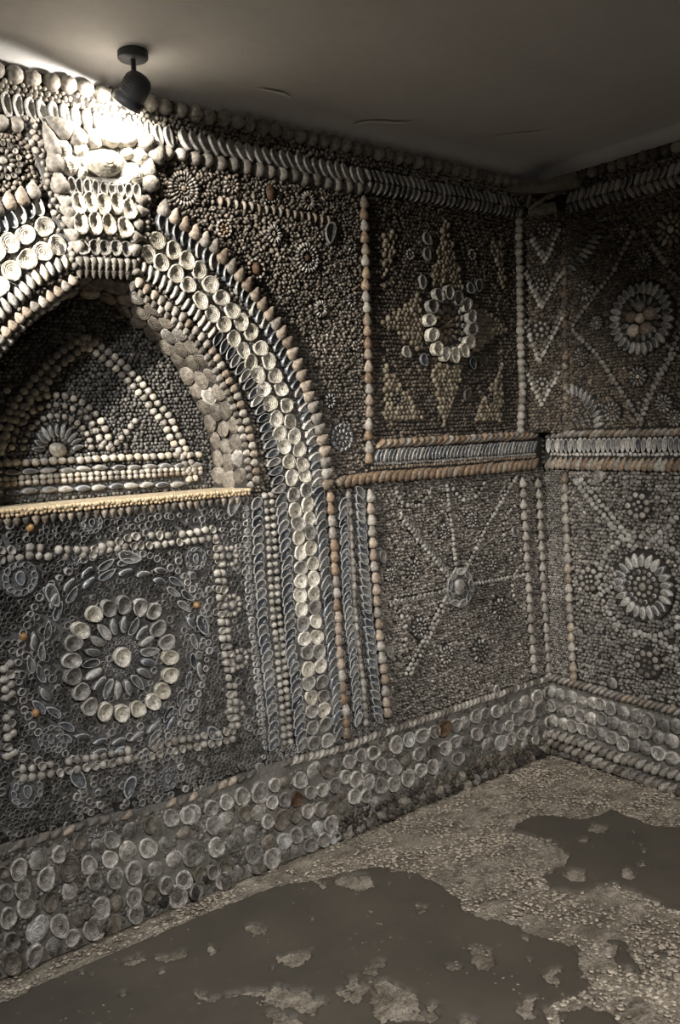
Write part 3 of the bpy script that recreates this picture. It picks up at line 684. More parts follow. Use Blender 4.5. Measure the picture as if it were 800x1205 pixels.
# ---- pilaster to the right of the arch: mussel, whelk, mussel, then a string of whelks
P9 = L.poly([(399, 588), (401, 650), (403, 704), (409, 755), (413, 800), (418, 850)])
P10 = L.poly([(407, 576), (410, 635), (413, 680), (416, 740), (424, 800), (428, 852)])
P11 = L.poly([(419, 574), (422, 635), (427, 710), (431, 746), (436, 800), (441, 848)])
P12 = L.poly([(431, 576), (434, 620), (437, 671), (440, 710), (443, 746), (448, 794), (453, 842)])
pil = strip('pilaster', L, P10, .12, .008, 'mortar', wall_left); pil['label'] = 'narrow pilaster of mussel columns and whelk strings'
row(L, pil, 'mussel', ['mussel_blue', 'mussel_grey'], P9, .028, .030, .056, turn=.9, hz=.020, h=.008)
row(L, pil, 'whelk', ['whelk_grey', 'cockle'], P10, .028, .026, .036, turn=PI/2, hz=.024, h=.004)
row(L, pil, 'mussel', ['mussel_blue', 'mussel_grey', 'mussel_grey'], P11, .028, .034, .056, turn=-.9, hz=.020, h=.008)
row(L, pil, 'whelk', ['whelk_tan', 'whelk_tan', 'whelk_grey'], P12, .040, .040, .046, turn=PI/2, hz=.038, h=.004)

# ---- vertical whelk strings of the panels
S_up = L.poly([(425, 230), (427, 300), (430, 400), (432, 470), (431, 545)])
s1 = strip('shell_string', L, S_up, .030, .006, 'mortar', wall_left); s1['label'] = 'upright string of tan whelks between spandrel and star panel'
row(L, s1, 'whelk', ['whelk_tan', 'whelk_orange', 'whelk_tan', 'whelk_grey'], S_up, .039, .035, .044, turn=PI/2, hz=.034, h=.002)
S_r = L.poly([(607, 248), (608, 320), (609, 400), (611, 460), (609, 512)])
s2 = strip('shell_string', L, S_r, .036, .006, 'mortar', wall_left); s2['label'] = 'upright string of grey shells between star panel and corner'
row(L, s2, 'dome', ['whelk_grey', 'cockle'], S_r, .030, .036, .032, hz=.028, h=.004)
S_l1 = L.poly([(611, 562), (615, 620), (618, 680), (622, 740), (626, 792)])
s3 = strip('shell_string', L, S_l1, .036, .006, 'mortar', wall_left); s3['label'] = 'upright string of whelks at the fan panel beside the corner'
row(L, s3, 'whelk', ['whelk_grey', 'cockle', 'whelk_grey'], S_l1, .042, .037, .042, turn=-PI/2+PI, hz=.036, h=.002)
S_l2 = L.poly([(630, 562), (633, 620), (636, 680), (640, 740), (643, 790)])
s4 = strip('shell_string', L, S_l2, .036, .006, 'mortar', wall_left); s4['label'] = 'upright string of stacked pointed whelks right in the lower corner'
row(L, s4, 'whelk', ['whelk_grey', 'cockle'], S_l2, .042, .037, .042, turn=-PI/2+PI, hz=.034, h=.002)

# ---- middle band
mb = slab('middle_band', L, [(-.99, 1.185), (-.03, 1.180), (-.03, 1.335), (-.915, 1.335), (-.915, 1.235), (-.99, 1.23)], .008, 'mortar', wall_left); mb['label'] = 'horizontal band of mussels between two shell ropes'
row(L, mb, 'petal', ['whelk_orange', 'whelk_tan', 'whelk_grey'], L.poly([(440, 523), (530, 518), (628, 512)]), .030, .026, .056, turn=-1.0, hz=.024, h=.006)
row(L, mb, 'mussel', ['mussel_pale', 'mussel_grey', 'mussel_blue'], L.poly([(437, 536), (530, 531), (626, 525)]), .019, .021, .052, turn=-.5, hz=.020, h=.008, roll=.3)
tiny_row(L, 'band_beads', L.poly([(434, 551), (530, 545), (628, 537)]), .014, .016, (.14, .11, .08), (.3, .24, .18), 'nub', h=.007)
tiny_row(L, 'band_beads', L.poly([(437, 546), (530, 541), (628, 534)]), .013, .013, (.30, .28, .25), (.5, .48, .44), 'bead', h=.009)
row(L, mb, 'whelk', ['whelk_orange', 'whelk_orange', 'whelk_tan'], L.poly([(394, 566), (430, 561), (530, 554), (628, 545)]), .030, .034, .060, turn=-1.05, hz=.034, h=.006)
L.mark_poly([(-.91, 1.18), (-.01, 1.18), (-.01, 1.33), (-.91, 1.33)])

# ---- keystone
ks = slab('keystone', L, [(U0-.115, 1.81), (U0+.105, 1.81), (U0+.150, 2.04), (U0+.185, 2.175), (U0-.20, 2.175), (U0-.155, 2.04)], .016, 'mortar_grey', wall_left)
ks['label'] = 'projecting keystone of large oysters and whelks'
def kp(x, y): return L.at(x, y)
a, b = kp(118, 197)
put(L, ks, 'oyster', 'oyster_grey', a, b-.002, .185, .105, .05, hz=.022, h=.014)
put(L, ks, 'limpet', 'oyster_cream', a, b+.004, .125, .078, .05, hz=.034, h=.022)
for x, y, w_, l_, an in [(54,167,.044,.085,.35),(64,152,.055,.07,1.0),(83,159,.05,.075,.6),(102,163,.045,.07,.4),(122,168,.065,.045,0),(143,167,.07,.05,.1),(165,171,.065,.05,.5),(180,182,.055,.065,-.5),(59,189,.05,.07,.1),(65,217,.05,.06,.2),(170,201,.05,.06,-.3),(171,218,.055,.05,-.2)]:
    put(L, ks, 'whelk' if w_ < l_ else 'dome', 'whelk_grey', *kp(x, y), w_, l_, an, hz=.045 if w_ < l_ else .04, h=.014)
for x, y, r_ in [(69,177,.058),(76,196,.058),(91,179,.05),(160,186,.060),(153,208,.066),(146,183,.04),(92,205,.035)]:
    put(L, ks, 'limpet', 'oyster_cream', *kp(x, y), r_, r_, random.uniform(0, 6), hz=.026, h=.016)
for i in range(9): put(L, ks, 'mussel', 'mussel_pale', *kp(79+i*9.6, 222+i*.9), .026, .046, 0, hz=.022, h=.016)
for x, y in [(87,242),(100,242),(115,243),(131,243),(146,249)]: put(L, ks, 'oyster', 'oyster_cream', *kp(x, y), .044, .062, 0, hz=.03, h=.016)
for x, y in [(89,266),(106,266),(122,266),(141,270)]: put(L, ks, 'oyster', 'oyster_cream', *kp(x, y), .046, .060, 0, hz=.03, h=.016)
for x in (93, 106, 118, 131, 143): put(L, ks, 'oyster', 'oyster_grey', *kp(x, 293+(x-93)*.04), .038, .044, 0, hz=.026, h=.014)
for i in range(9): put(L, ks, 'whelk', 'whelk_grey', *kp(90+i*8, 311+.3*i), .026, .032, PI, hz=.028, h=.010)
for i in range(8): put(L, ks, 'whelk', 'whelk_dark', *kp(92+i*8, 321+.3*i), .024, .030, PI, hz=.024, h=.002)
for x, y in [(71,238),(74,250),(77,262),(80,277),(85,291),(163,238),(163,251),(159,266),(157,281),(155,295)]: put(L, ks, 'whelk', 'whelk_grey', *kp(x, y), .036, .042, random.uniform(-.4, .4)+(1.2 if x < 120 else -1.2), hz=.036, h=.012)

# ---- rosettes
def vr(pl, x, y, r): return abs(pl.at(x, y-r)[1]-pl.at(x, y+r)[1])/2
def rosette(pl, parent, x, y, r, rings, centre=None, label=None, bed='mortar', thick=.010, rec=False):
    """rings: (kind, material, radius fraction, count, width fr, length fr, 'r'adial or 't'angent)"""
    a, b = pl.at(x, y); R = vr(pl, x, y, r)
    o = disc('shell_rosette', pl, a, b, R*.98, thick, bed, parent)
    if label: o['label'] = label
    for kind, mt, fr, n, wf, lf, mode in rings:
        mts = mt if isinstance(mt, list) else [mt]
        ph = random.uniform(0, 1)
        for i in range(n):
            t = 2*PI*(i+ph)/n; q = fr*R
            if wf*R < .0105 and kind in ('bead',):
                continue
            an = t+PI/2 if mode == 'r' else t+.35
            put(pl, o, kind, random.choice(mts), a+q*math.cos(t), b+q*math.sin(t), wf*R, lf*R, an, hz=max(.4*wf*R, .008), h=thick)
        if wf*R < .0105 and kind == 'bead':
            tt = np.arange(n+1)/n*2*PI
            tiny_row(pl, 'rosette_beads', [(a+fr*R*math.cos(t), b+fr*R*math.sin(t)) for t in tt], 2*PI*fr*R/n, wf*R, (.16, .14, .12), (.34, .31, .27), 'bead', h=thick)
    if centre:
        k, mt, w_, l_ = centre; put(pl, o, k, mt, a, b, w_*R, l_*R, 0, hz=.3*w_*R, h=thick)
    pl.mark(a, b, R, R); return o
W_ = wall_left
rosette(L, W_, 214, 223, 21, [('petal', ['whelk_grey', 'cockle'], .86, 26, .2, .30, 'r'), ('petal', ['whelk_grey', 'whelk_dark'], .56, 20, .15, .30, 'r'), ('bead', 'whelk_grey', .30, 10, .17, .17, 'r')], ('dome', 'whelk_tan', .36, .36), 'spiral rosette of radiating dark shells beside the keystone')
rosette(L, W_, 270, 218, 12, [('petal', ['whelk_grey', 'whelk_tan'], .75, 11, .34, .46, 'r'), ('bead', 'whelk_dark', .38, 7, .26, .26, 'r')], ('dome', 'whelk_tan', .42, .42))
rosette(L, W_, 316, 228, 13, [('bead', ['whelk_grey', 'whelk_tan'], .86, 16, .28, .28, 'r')], ('limpet', 'oyster_brown', 1.15, 1.5), 'oval brown limpet ringed by beads')
rosette(L, W_, 360, 237, 12, [('petal', ['whelk_grey', 'whelk_tan', 'mussel_pale'], .66, 15, .22, .58, 'r')], ('dome', 'whelk_tan', .34, .34))
rosette(L, W_, 261, 270, 12, [('petal', ['whelk_grey', 'whelk_tan'], .78, 12, .34, .42, 't'), ('petal', ['whelk_orange', 'whelk_tan'], .40, 7, .30, .36, 'r')], ('dome', 'whelk_orange', .34, .34))
rosette(L, W_, 320, 276, 12, [('petal', ['mussel_pale', 'whelk_grey'], .70, 14, .24, .54, 'r')], ('limpet', 'oyster_cream', .42, .6))
rosette(L, W_, 359, 304, 18, [('petal', ['whelk_grey', 'cockle', 'mussel_pale'], .84, 22, .20, .32, 'r'), ('petal', ['whelk_dark', 'mussel_grey'], .52, 16, .18, .26, 'r')], ('dome', 'oyster_brown', .42, .46), 'dark petalled rosette with a round brown centre shell')
rosette(L, W_, 299, 317, 13, [('petal', ['whelk_grey', 'whelk_tan'], .84, 12, .34, .36, 't')], ('limpet', 'oyster_brown', 1.1, 1.25), 'dark oval brown shell ringed by whelks over the arch')
rosette(L, W_, 375, 364, 11, [('petal', ['whelk_grey', 'mussel_pale'], .68, 14, .24, .55, 'r')], ('dome', 'whelk_tan', .42, .42))
rosette(L, W_, 411, 290, 9, [('petal', ['whelk_dark', 'whelk_grey'], .66, 10, .32, .55, 'r')], ('dome', 'whelk_dark', .4, .4))
rosette(L, W_, 411, 354, 9, [('petal', ['whelk_dark', 'mussel_grey'], .66, 10, .32, .55, 'r')], ('dome', 'whelk_dark', .4, .4))
rosette(L, W_, 416, 407, 7, [('bead', 'whelk_grey', .7, 7, .5, .5, 'r')], ('dome', 'whelk_tan', .5, .5))
rosette(L, W_, 386, 472, 10, [('petal', 'mussel_grey', .66, 10, .32, .55, 'r')], ('dome', 'whelk_dark', .4, .4))
rosette(L, W_, 400, 515, 18, [('petal', ['mussel_grey', 'mussel_blue'], .80, 13, .34, .42, 't'), ('petal', ['mussel_blue', 'mussel_grey'], .45, 9, .26, .34, 'r')], ('dome', 'whelk_grey', .3, .3), 'blue-grey mussel rosette just above the pilaster', 'mortar_grey')
rosette(L, W_, 2, 190, 24, [('oyster', ['whelk_grey', 'whelk_dark'], .82, 15, .30, .32, 'r'), ('petal', ['whelk_grey', 'whelk_dark'], .48, 12, .22, .32, 'r')], ('dome', 'whelk_grey', .42, .42), 'grey ringed rosette on the other side of the keystone')
a, b = L.at(386, 275); put(L, wall_left, 'mussel', 'mussel_grey', a, b, .045, .075, -.3, hz=.02)
row(L, strip('shell_line', L, L.poly([(253, 237), (310, 247), (388, 261)]), .022, .004, 'mortar', wall_left), 'petal', ['whelk_tan', 'whelk_grey'], L.poly([(253, 237), (310, 247), (388, 261)]), .026, .019, .030, turn=.1, hz=.014, h=.004)
tiny_row(L, 'spandrel_beads', L.poly([(391, 293), (394, 312), (396, 345)]), .024, .02, (.25, .23, .2), (.42, .4, .36), 'cup')
tiny_row(L, 'spandrel_beads', L.poly([(297, 250), (300, 262), (303, 290), (330, 300)]), .028, .022, (.2, .17, .13), (.36, .3, .24), 'bead')

# ---- star panel
ST = [L.poly(p) for p in ([(522, 254), (505, 336), (543, 342)], [(445, 379), (490, 345), (498, 417)], [(596, 386), (548, 352), (555, 417)], [(520, 509), (504, 429), (544, 430)],
      [(449, 419), (449, 495), (496, 494)], [(589, 426), (588, 494), (555, 494)], [(448, 272), (450, 338), (468, 275)], [(591, 282), (591, 348), (574, 284)])]
star = slab('star_panel', L, L.poly([(441, 262), (600, 274), (600, 500), (444, 508)]), .004, 'mortar', wall_left); star['label'] = 'four-pointed star of tan shells around a ring of oysters'
RING = [(510,348),(522,345),(533,352),(542,360),(548,374),(549,388),(546,403),(540,414),(529,419),(517,418),(509,411),(502,395),(500,378),(503,361)]
cc = L.at(524.5, 382.5)
for x, y in RING:
    a, b = L.at(x, y); put(L, star, 'oyster', random.choice(['oyster_cream', 'oyster_grey']), a, b, .052, .058, math.atan2(b-cc[1], a-cc[0])+PI/2, hz=.034, h=.010)
for rr, n, m_, w_, l_ in ((.082, 20, ['whelk_dark', 'mussel_grey'], .022, .034), (.052, 14, ['whelk_dark', 'whelk_tan'], .02, .03), (.026, 9, ['whelk_tan', 'whelk_orange'], .016, .022)):
    for i in range(n):
        t = 2*PI*i/n; put(L, star, 'petal', random.choice(m_), cc[0]+rr*math.cos(t), cc[1]+rr*math.sin(t)*1.1, w_, l_, t+PI/2+.3, hz=.012, h=.004)
put(L, star, 'dome', 'whelk_tan', *cc, .026, .026, hz=.016)
for x, y, m_ in ((496, 424, 'mussel_blue'), (553, 428, 'mussel_blue'), (494, 333, 'mussel_pale'), (551, 340, 'mussel_grey'), (560, 337, 'mussel_grey'), (500, 282, 'mussel_grey'), (476, 415, 'whelk_grey'), (547, 465, 'whelk_dark'), (500, 300, 'whelk_grey'), (566, 425, 'whelk_dark')):
    put(L, star, 'mussel', m_, *L.at(x, y), .042, .05, random.uniform(-1, 1), hz=.02, h=.004)
for x, y, r_ in ((553, 300, 8), (480, 300, 8), (466, 470, 9), (575, 470, 8)):
    rosette(L, wall_left, x, y, r_, [('bead', 'whelk_dark', .7, 9, .42, .42, 'r')], ('dome', 'whelk_grey', .45, .45))

# ---- fan panel below the star
fc = L.at(538, 691)
fan = disc('fan_centre', L, fc[0], fc[1], .075, .006, 'mortar_grey', wall_left); fan['label'] = 'flower centre of the shell fan with oyster petals'
put(L, fan, 'limpet', 'oyster_grey', fc[0], fc[1]+.005, .062, .066, 0, hz=.03, h=.008)
for i in range(9):
    t = 2*PI*i/9; put(L, fan, 'mussel', random.choice(['mussel_pale', 'mussel_grey']), fc[0]+.058*math.cos(t), fc[1]+.062*math.sin(t), .03, .055, t+.2, hz=.018, h=.006)
G1, G2 = (.15, .138, .122), (.36, .34, .305)
for q in ([(530, 680), (505, 648), (470, 604)], [(528, 682), (503, 651), (468, 607)], [(535, 672), (530, 630), (523, 568)], [(545, 672), (570, 620), (606, 560)], [(526, 694), (490, 703), (455, 709)], [(527, 702), (505, 745), (480, 795)], [(524, 700), (500, 745), (474, 795)], [(552, 687), (590, 681), (618, 676)]):
    tiny_row(L, 'fan_beads', L.poly(q), .0185, .019, G1, G2, 'cup' if q[-1][0] in (470, 455) else 'bead', h=.008)
for (cx, cy, rx, ry, t0, t1) in ((484, 566, 22, 30, PI*.05, PI*.95), (548, 562, 20, 26, PI*.05, PI*.95), (612, 625, 22, 32, PI*.6, PI*1.4), (452, 745, 24, 34, -PI*.45, PI*.4), (628, 690, 28, 30, PI*.6, PI*1.4)):
    tiny_row(L, 'fan_beads', L.poly([(cx+rx*math.cos(t), cy+ry*math.sin(t)) for t in np.linspace(t0, t1, 12)]), .022, .018, G1, G2, 'bead', h=.008)
for x, y, r_, m_ in ((484, 670, 13, 'whelk_dark'), (563, 765, 15, 'whelk_dark'), (491, 738, 13, 'whelk_dark'), (586, 716, 14, 'whelk_dark'), (575, 662, 11, 'whelk_dark'), (456, 676, 9, 'whelk_grey'), (520, 625, 10, 'whelk_dark'), (552, 612, 10, 'whelk_grey'), (560, 560, 5, 'whelk_grey'), (523, 770, 12, 'whelk_grey')):
    rosette(L, wall_left, x, y, r_, [('petal', [m_, 'mussel_grey'], .74, 12, .30, .42, 'r'), ('bead', m_, .36, 7, .26, .26, 'r')], ('dome', m_, .3, .3))
for x, y in ((447, 655), (603, 625), (456, 767), (581, 812)):
    put(L, wall_left, 'oyster', 'oyster_grey', *L.at(x, y), .036, .046, 0, hz=.02)

# ---- panel under the niche: large rosette
pb = slab('panel_bed', L, [(2*U0+1.43, .36), (-1.40, .36), (-1.40, .7), (-1.43, ZS-.02), (2*U0+1.43, ZS-.02)], .0025, 'mortar_grey', wall_left); pb['label'] = 'grey mortar bed of the panel under the niche'
RC = L.at(139.5, 772.5)
big = disc('shell_rosette', L, RC[0]+.005, RC[1], .235, .005, 'mortar_grey', wall_left); big['label'] = 'large rosette of pale oysters around a ring of mussel petals below the niche'
for x, y in [(415,378),(357,408),(303,465),(280,520),(268,585),(272,645),(305,705),(342,762),(398,785),(463,790),(528,775),(588,750),(625,708),(655,643),(655,575),(645,515),(610,460),(590,395),(535,380),(475,365)]:
    a, b = L.at(x/3.333, 600+y/3.333); m_ = 'oyster_cream' if y > 560 or (x < 430 and y != 520) else 'oyster_grey'
    put(L, big, 'oyster', m_ if random.random() < .8 else 'oyster_grey', a, b, .050, .054, math.atan2(b-RC[1], a-RC[0])+PI/2, hz=.030, h=.006, tilt=random.uniform(-.15, .15))
for i in range(18):
    t = 2*PI*i/18; put(L, big, 'petal' if i % 3 else 'mussel', random.choice(['mussel_grey', 'mussel_blue', 'mussel_pale', 'mussel_grey']), RC[0]+.088*math.cos(t), RC[1]+.092*math.sin(t), .028, .060, t+PI/2, hz=.018, h=.006)
for rr, n in ((.235, 26), (.262, 28)):
    for i in range(n):
        t = 2*PI*(i+.5*(rr > .25))/n
        if rr > .25 and random.random() < .35: continue
        put(L, big, 'petal' if random.random() < .5 else 'mussel', random.choice(['mussel_grey', 'mussel_blue', 'mussel_grey']), RC[0]+.005+rr*math.cos(t)*.97, RC[1]+rr*math.sin(t), .024, .054, t+.3, hz=.014, h=.004)
put(L, big, 'oyster', 'oyster_cream', *RC, .056, .060, 0, hz=.032, h=.008)
for rr, sz in ((.040, .012), (.052, .012)):
    tiny_row(L, 'rosette_beads', [(RC[0]+rr*math.cos(t), RC[1]+rr*math.sin(t)) for t in np.linspace(0, 2*PI, 25)], .0125, sz, (.16, .155, .15), (.3, .29, .28), 'cup', h=.006)
tiny_row(L, 'ring_shells', [(RC[0]+.29*math.cos(t)*.97, RC[1]+.292*math.sin(t)) for t in np.linspace(0, 2*PI, 40)], .025, .023, (.22, .21, .2), (.44, .42, .4), 'cup', h=.004)
for x, y, r_, ks_ in ((22, 680, 24, 13), (106, 615, 15, 10), (228, 657, 16, 10), (85, 655, 12, 9), (180, 840, 12, 9), (58, 868, 18, 11), (30, 930, 22, 11), (115, 975, 18, 9), (195, 915, 16, 9)):
    rosette(L, wall_left, x, y, r_, [('mussel', ['mussel_grey', 'mussel_blue'], .72, ks_, .36, .48, 't')], ('mussel', 'mussel_blue', .55, .75), None, 'mortar_grey')
for x, y in ((229, 712), (26, 749), (34, 621), (40, 838)):
    put(L, wall_left, 'dome', 'amber', *L.at(x, y), .022, .024, hz=.018, h=.004)
for x, y, r_ in ((268, 655, .05), (271, 712, .055), (280, 775, .05), (275, 835, .055)):
    a, b = L.at(x, y); o = disc('shell_rosette', L, a, b, r_*.7, .005, 'mortar_grey', wall_left)
    put(L, o, 'limpet', 'oyster_grey', a, b, r_*.6, r_*.6, 0, hz=.016, h=.004)
    for i in range(10): put(L, o, 'bead', 'whelk_grey', a+r_*.52*math.cos(.628*i), b+r_*.52*math.sin(.628*i), .018, .018, hz=.012)
for x, y, an in ((272, 595, -.5), (250, 862, .8), (236, 735, .3), (150, 655, 1.2), (60, 700, .4), (90, 915, .4), (150, 925, -.4)):
    put(L, wall_left, 'mussel', random.choice(['mussel_blue', 'mussel_pale', 'mussel_grey']), *L.at(x, y), .04, .07, an, hz=.02)
cf = strip('cockle_frame', L, L.poly([(0, 650), (60, 645), (150, 640), (253, 628)]), .05, .004, 'mortar_grey', wall_left); cf['label'] = 'double line of cockles framing the panel under the niche'
for pts in ([(-30, 650), (0, 648), (40, 644), (60, 646), (100, 648), (120, 644), (150, 632), (180, 630), (210, 629), (252, 622)], [(-30, 659), (0, 658), (35, 654), (70, 655), (105, 652), (150, 642), (180, 641), (210, 638), (256, 632)],
            [(251, 630), (253, 665), (257, 710), (260, 752), (267, 800), (271, 858)], [(256, 640), (259, 665), (262, 710), (266, 752), (272, 800), (277, 858)],
            [(3, 770), (4, 800), (6, 850), (8, 895)], [(10, 775), (11, 800), (12, 850), (14, 890)], [(20, 905), (90, 893), (160, 880), (275, 858)], [(20, 916), (90, 904), (160, 891), (275, 868)]):
    row(L, cf, ['bead', 'bead', 'bead', 'oyster'], ['cockle', 'whelk_grey', 'cockle'], L.poly(pts), .0245, .023, .025, hz=.018, h=.004, rnd=.08, jit=.15)

# ---- infill of wall_left
PANEL = L.poly([(295, 590), (310, 870)]); PR = max(p[0] for p in INR)+.01
niche_poly = OUT
L.mark_poly(OUT)
KSP = [(U0-.115, 1.81), (U0+.105, 1.81), (U0+.150, 2.04), (U0+.185, 2.175), (U0-.20, 2.175), (U0-.155, 2.04)]
fill(L, 'keystone_winkles', lambda a, b: inpoly(KSP, a, b), .017, .019, (.2, .18, .155), (.4, .37, .32), 'nub', hgt=.8, h=.014)
L.mark_poly(KSP)
def is_panel(a, b): return (a < np.interp(b, [.3, .7, 1.2], [-1.40, -1.40, -1.43])+.0) & (a > 2*U0+1.43) & (b < ZS-.02)
def is_star(a, b): return (a > -.905) & (a < -.13) & (b > 1.33) & (b < 2.15)
tri = lambda a, b: np.any([inpoly(t, a, b) for t in ST], axis=0)
def is_fan(a, b): return (a > -.92) & (b < 1.19)
above = lambda a, b: b > dado_z(a)+.012
G_lo, G_hi = (.085, .081, .076), (.26, .25, .235)
fill(L, 'panel_shells', lambda a, b: is_panel(a, b) & above(a, b) & (fbm(a, b, 5, 3, 33) > -.08), .0215, .0225, G_lo, (.36, .345, .32), 'cup', hgt=.55, h=.003, drop=.08)
fill(L, 'panel_shells', lambda a, b: is_panel(a, b) & above(a, b) & (fbm(a, b, 5, 3, 33) <= -.08), .0165, .018, (.06, .056, .05), (.22, .21, .19), 'cup', hgt=.6, h=.003, drop=.05)
fill(L, 'star_shells', lambda a, b: is_star(a, b) & tri(a, b), .0185, .021, (.15, .125, .09), (.29, .245, .178), 'nub', elong=1.15, aligned=PI/2, hgt=.65, h=.005, jit=.12, drop=0, mod=.2)
fill(L, 'panel_winkles', lambda a, b: is_star(a, b) & ~tri(a, b), .0155, .0165, (.050, .041, .032), (.16, .133, .104), 'nub', elong=1.3, aligned=0., hgt=.62, h=.002, jit=.15, pale=.01)
fill(L, 'panel_winkles', lambda a, b: is_fan(a, b) & above(a, b), .0118, .0130, (.085, .075, .063), (.30, .27, .235), 'nub', hgt=1.05, pale=.04)
rest = lambda a, b: ~is_panel(a, b) & ~is_star(a, b) & ~is_fan(a, b) & above(a, b)
fill(L, 'spandrel_winkles', lambda a, b: rest(a, b) & (b > 1.15), .0128, .0138, (.09, .077, .063), (.28, .247, .205), 'nub', elong=1.1, hgt=1., pale=.02)
fill(L, 'jamb_winkles', lambda a, b: rest(a, b) & (b <= 1.15), .0140, .0150, (.10, .096, .09), (.30, .285, .265), 'cup', hgt=.7, h=.004)
flush_tiny(L, wall_left)

# ================================================================== NICHE: shells on its back, soffit and shelf
Nn = WN
bkp = [(v[0], v[2]) for v in back_ring]
beadL = ['cockle_cream', 'cockle', 'cockle_cream']
rs = strip('niche_string', Nn, Nn.poly([(101, 399), (142, 427), (174, 461), (206, 508), (229, 566)]), .03, .003, 'mortar', niche); rs['label'] = 'double string of cockles arching over the niche back'
for pts, sh in (([(98, 395), (122, 411), (142, 427), (161, 446), (174, 461), (187, 478), (199, 491), (206, 508), (216, 525), (223, 544), (229, 566)], 0), ([(91, 402), (115, 418), (135, 434), (154, 453), (168, 468), (180, 485), (192, 498), (199, 514), (209, 530), (217, 548), (222, 568)], 0)):
    p = Nn.poly(pts); row(Nn, rs, 'bead', ['cockle_cream', 'cockle'], p, .0235, .0235, .0235, hz=.017, h=.002)
    row(Nn, rs, 'bead', ['cockle'], mir(p), .0235, .023, .023, hz=.017, h=.002)
fc2 = Nn.at(67.5, 531)
fn = slab('niche_fan', Nn, [(fc2[0]+.165*math.cos(t), fc2[1]+.165*math.sin(t)) for t in np.linspace(0, PI, 16)], .003, 'mortar', niche); fn['label'] = 'half-round shell fan on the niche back'
put(Nn, fn, 'limpet', 'cockle_cream', fc2[0], fc2[1]+.005, .052, .046, 0, hz=.022, h=.003)
for i in range(11):
    t = PI*(i+.5)/11; put(Nn, fn, 'petal', random.choice(['mussel_grey', 'mussel_pale']), fc2[0]+.058*math.cos(t), fc2[1]+.058*math.sin(t), .02, .046, t+PI/2, hz=.014, h=.003)
for rr, n in ((.155, 19), (.128, 17), (.098, 15)):
    for i in range(n):
        t = PI*(i+.3)/n; put(Nn, fn, 'bead', random.choice(['cockle', 'cockle_cream', 'whelk_grey']), fc2[0]+rr*math.cos(t), fc2[1]+rr*math.sin(t), .022 if rr > .15 else .018, .022 if rr > .15 else .018, 0, hz=.014, h=.003)
zz = Nn.poly([(128, 531), (150, 506), (161, 492)])
row(Nn, rs, 'bead', ['cockle', 'whelk_grey'], zz, .022, .02, .02, hz=.014, h=.002)
for q in ([(128, 531), (110, 505), (98, 480)], [(52, 462), (60, 440), (52, 430)], [(5, 455), (18, 480), (30, 500)]):
    row(Nn, rs, 'bead', ['cockle', 'whelk_dark'], Nn.poly(q), .022, .02, .02, hz=.014, h=.002)
nb = strip('niche_band', Nn, [(-2.22, 1.245), (-1.475, 1.245)], .075, .004, 'mortar_grey', niche); nb['label'] = 'bands of cockles and mussels along the foot of the niche back'
xl, xr = U0-.36, U0+.355
for y0, y1, kind, mats_, st, w_, l_ in ((545, 537, 'bead', ['cockle', 'cockle_cream'], .026, .026, .022), (555, 549, 'petal', ['mussel_pale', 'mussel_grey'], .05, .020, .052), (563, 554, 'bead', ['cockle_cream', 'cockle'], .02, .02, .018), (569, 559, 'bead', ['cockle_cream', 'cockle', 'whelk_tan'], .02, .02, .018), (579, 571, 'petal', ['mussel_pale', 'mussel_blue', 'mussel_pale'], .05, .022, .054)):
    bz = Nn.at(0, y0)[1]; bz2 = Nn.at(190, y1)[1]
    row(Nn, nb, kind, mats_, [(xl, bz), (xr-(.07 if kind == 'petal' and y0 > 570 else .0), bz2)], st, w_, l_, turn=PI/2 if kind == 'petal' else 0, hz=.015, h=.003)
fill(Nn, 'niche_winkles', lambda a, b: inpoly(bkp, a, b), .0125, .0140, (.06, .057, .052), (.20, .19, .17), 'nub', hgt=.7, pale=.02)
flush_tiny(Nn, niche)
# soffit and jamb of the niche: flat overlapping oysters following the curve
def soffit():
    n = len(OUT); k = 0
    P = np.array(OUT)
    for idx, dd in ((0, .028), (1, .075), (2, .122)):
        s = np.interp(dd, [0, .05, .10, ND], [1, .985, .965, .93])
        ring = [(U0+(a-U0)*s, ZS+(b-ZS)*(1-(1-s)*.75)) for a, b in OUT]
        for a, b, t in resample(ring, .054, .5 if idx % 2 else .25):
            inward = Vector((math.sin(t), -.28, -math.cos(t))).normalized()      # outline runs clockwise over the arch: inside lies to its right
            tang = Vector((math.cos(t), 0, math.sin(t))); yv = inward.cross(tang)
            R = Matrix((tang, yv, inward)).transposed().to_4x4()
            m = Matrix.Translation(Vector((a, dd, b))+inward*.001) @ R @ Matrix.Rotation(random.uniform(-.3, .3), 4, 'Z') @ Matrix.Rotation(random.uniform(-.35, .25), 4, 'X') @ Matrix.Rotation(random.uniform(-.25, .25), 4, 'Y') @ Matrix.Diagonal((.066*random.uniform(.85, 1.1), .060*random.uniform(.9, 1.1), .009, 1))
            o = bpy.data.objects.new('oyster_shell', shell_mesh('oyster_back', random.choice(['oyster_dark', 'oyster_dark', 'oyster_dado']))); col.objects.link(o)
            o.parent = niche; o.matrix_basis = m
soffit()
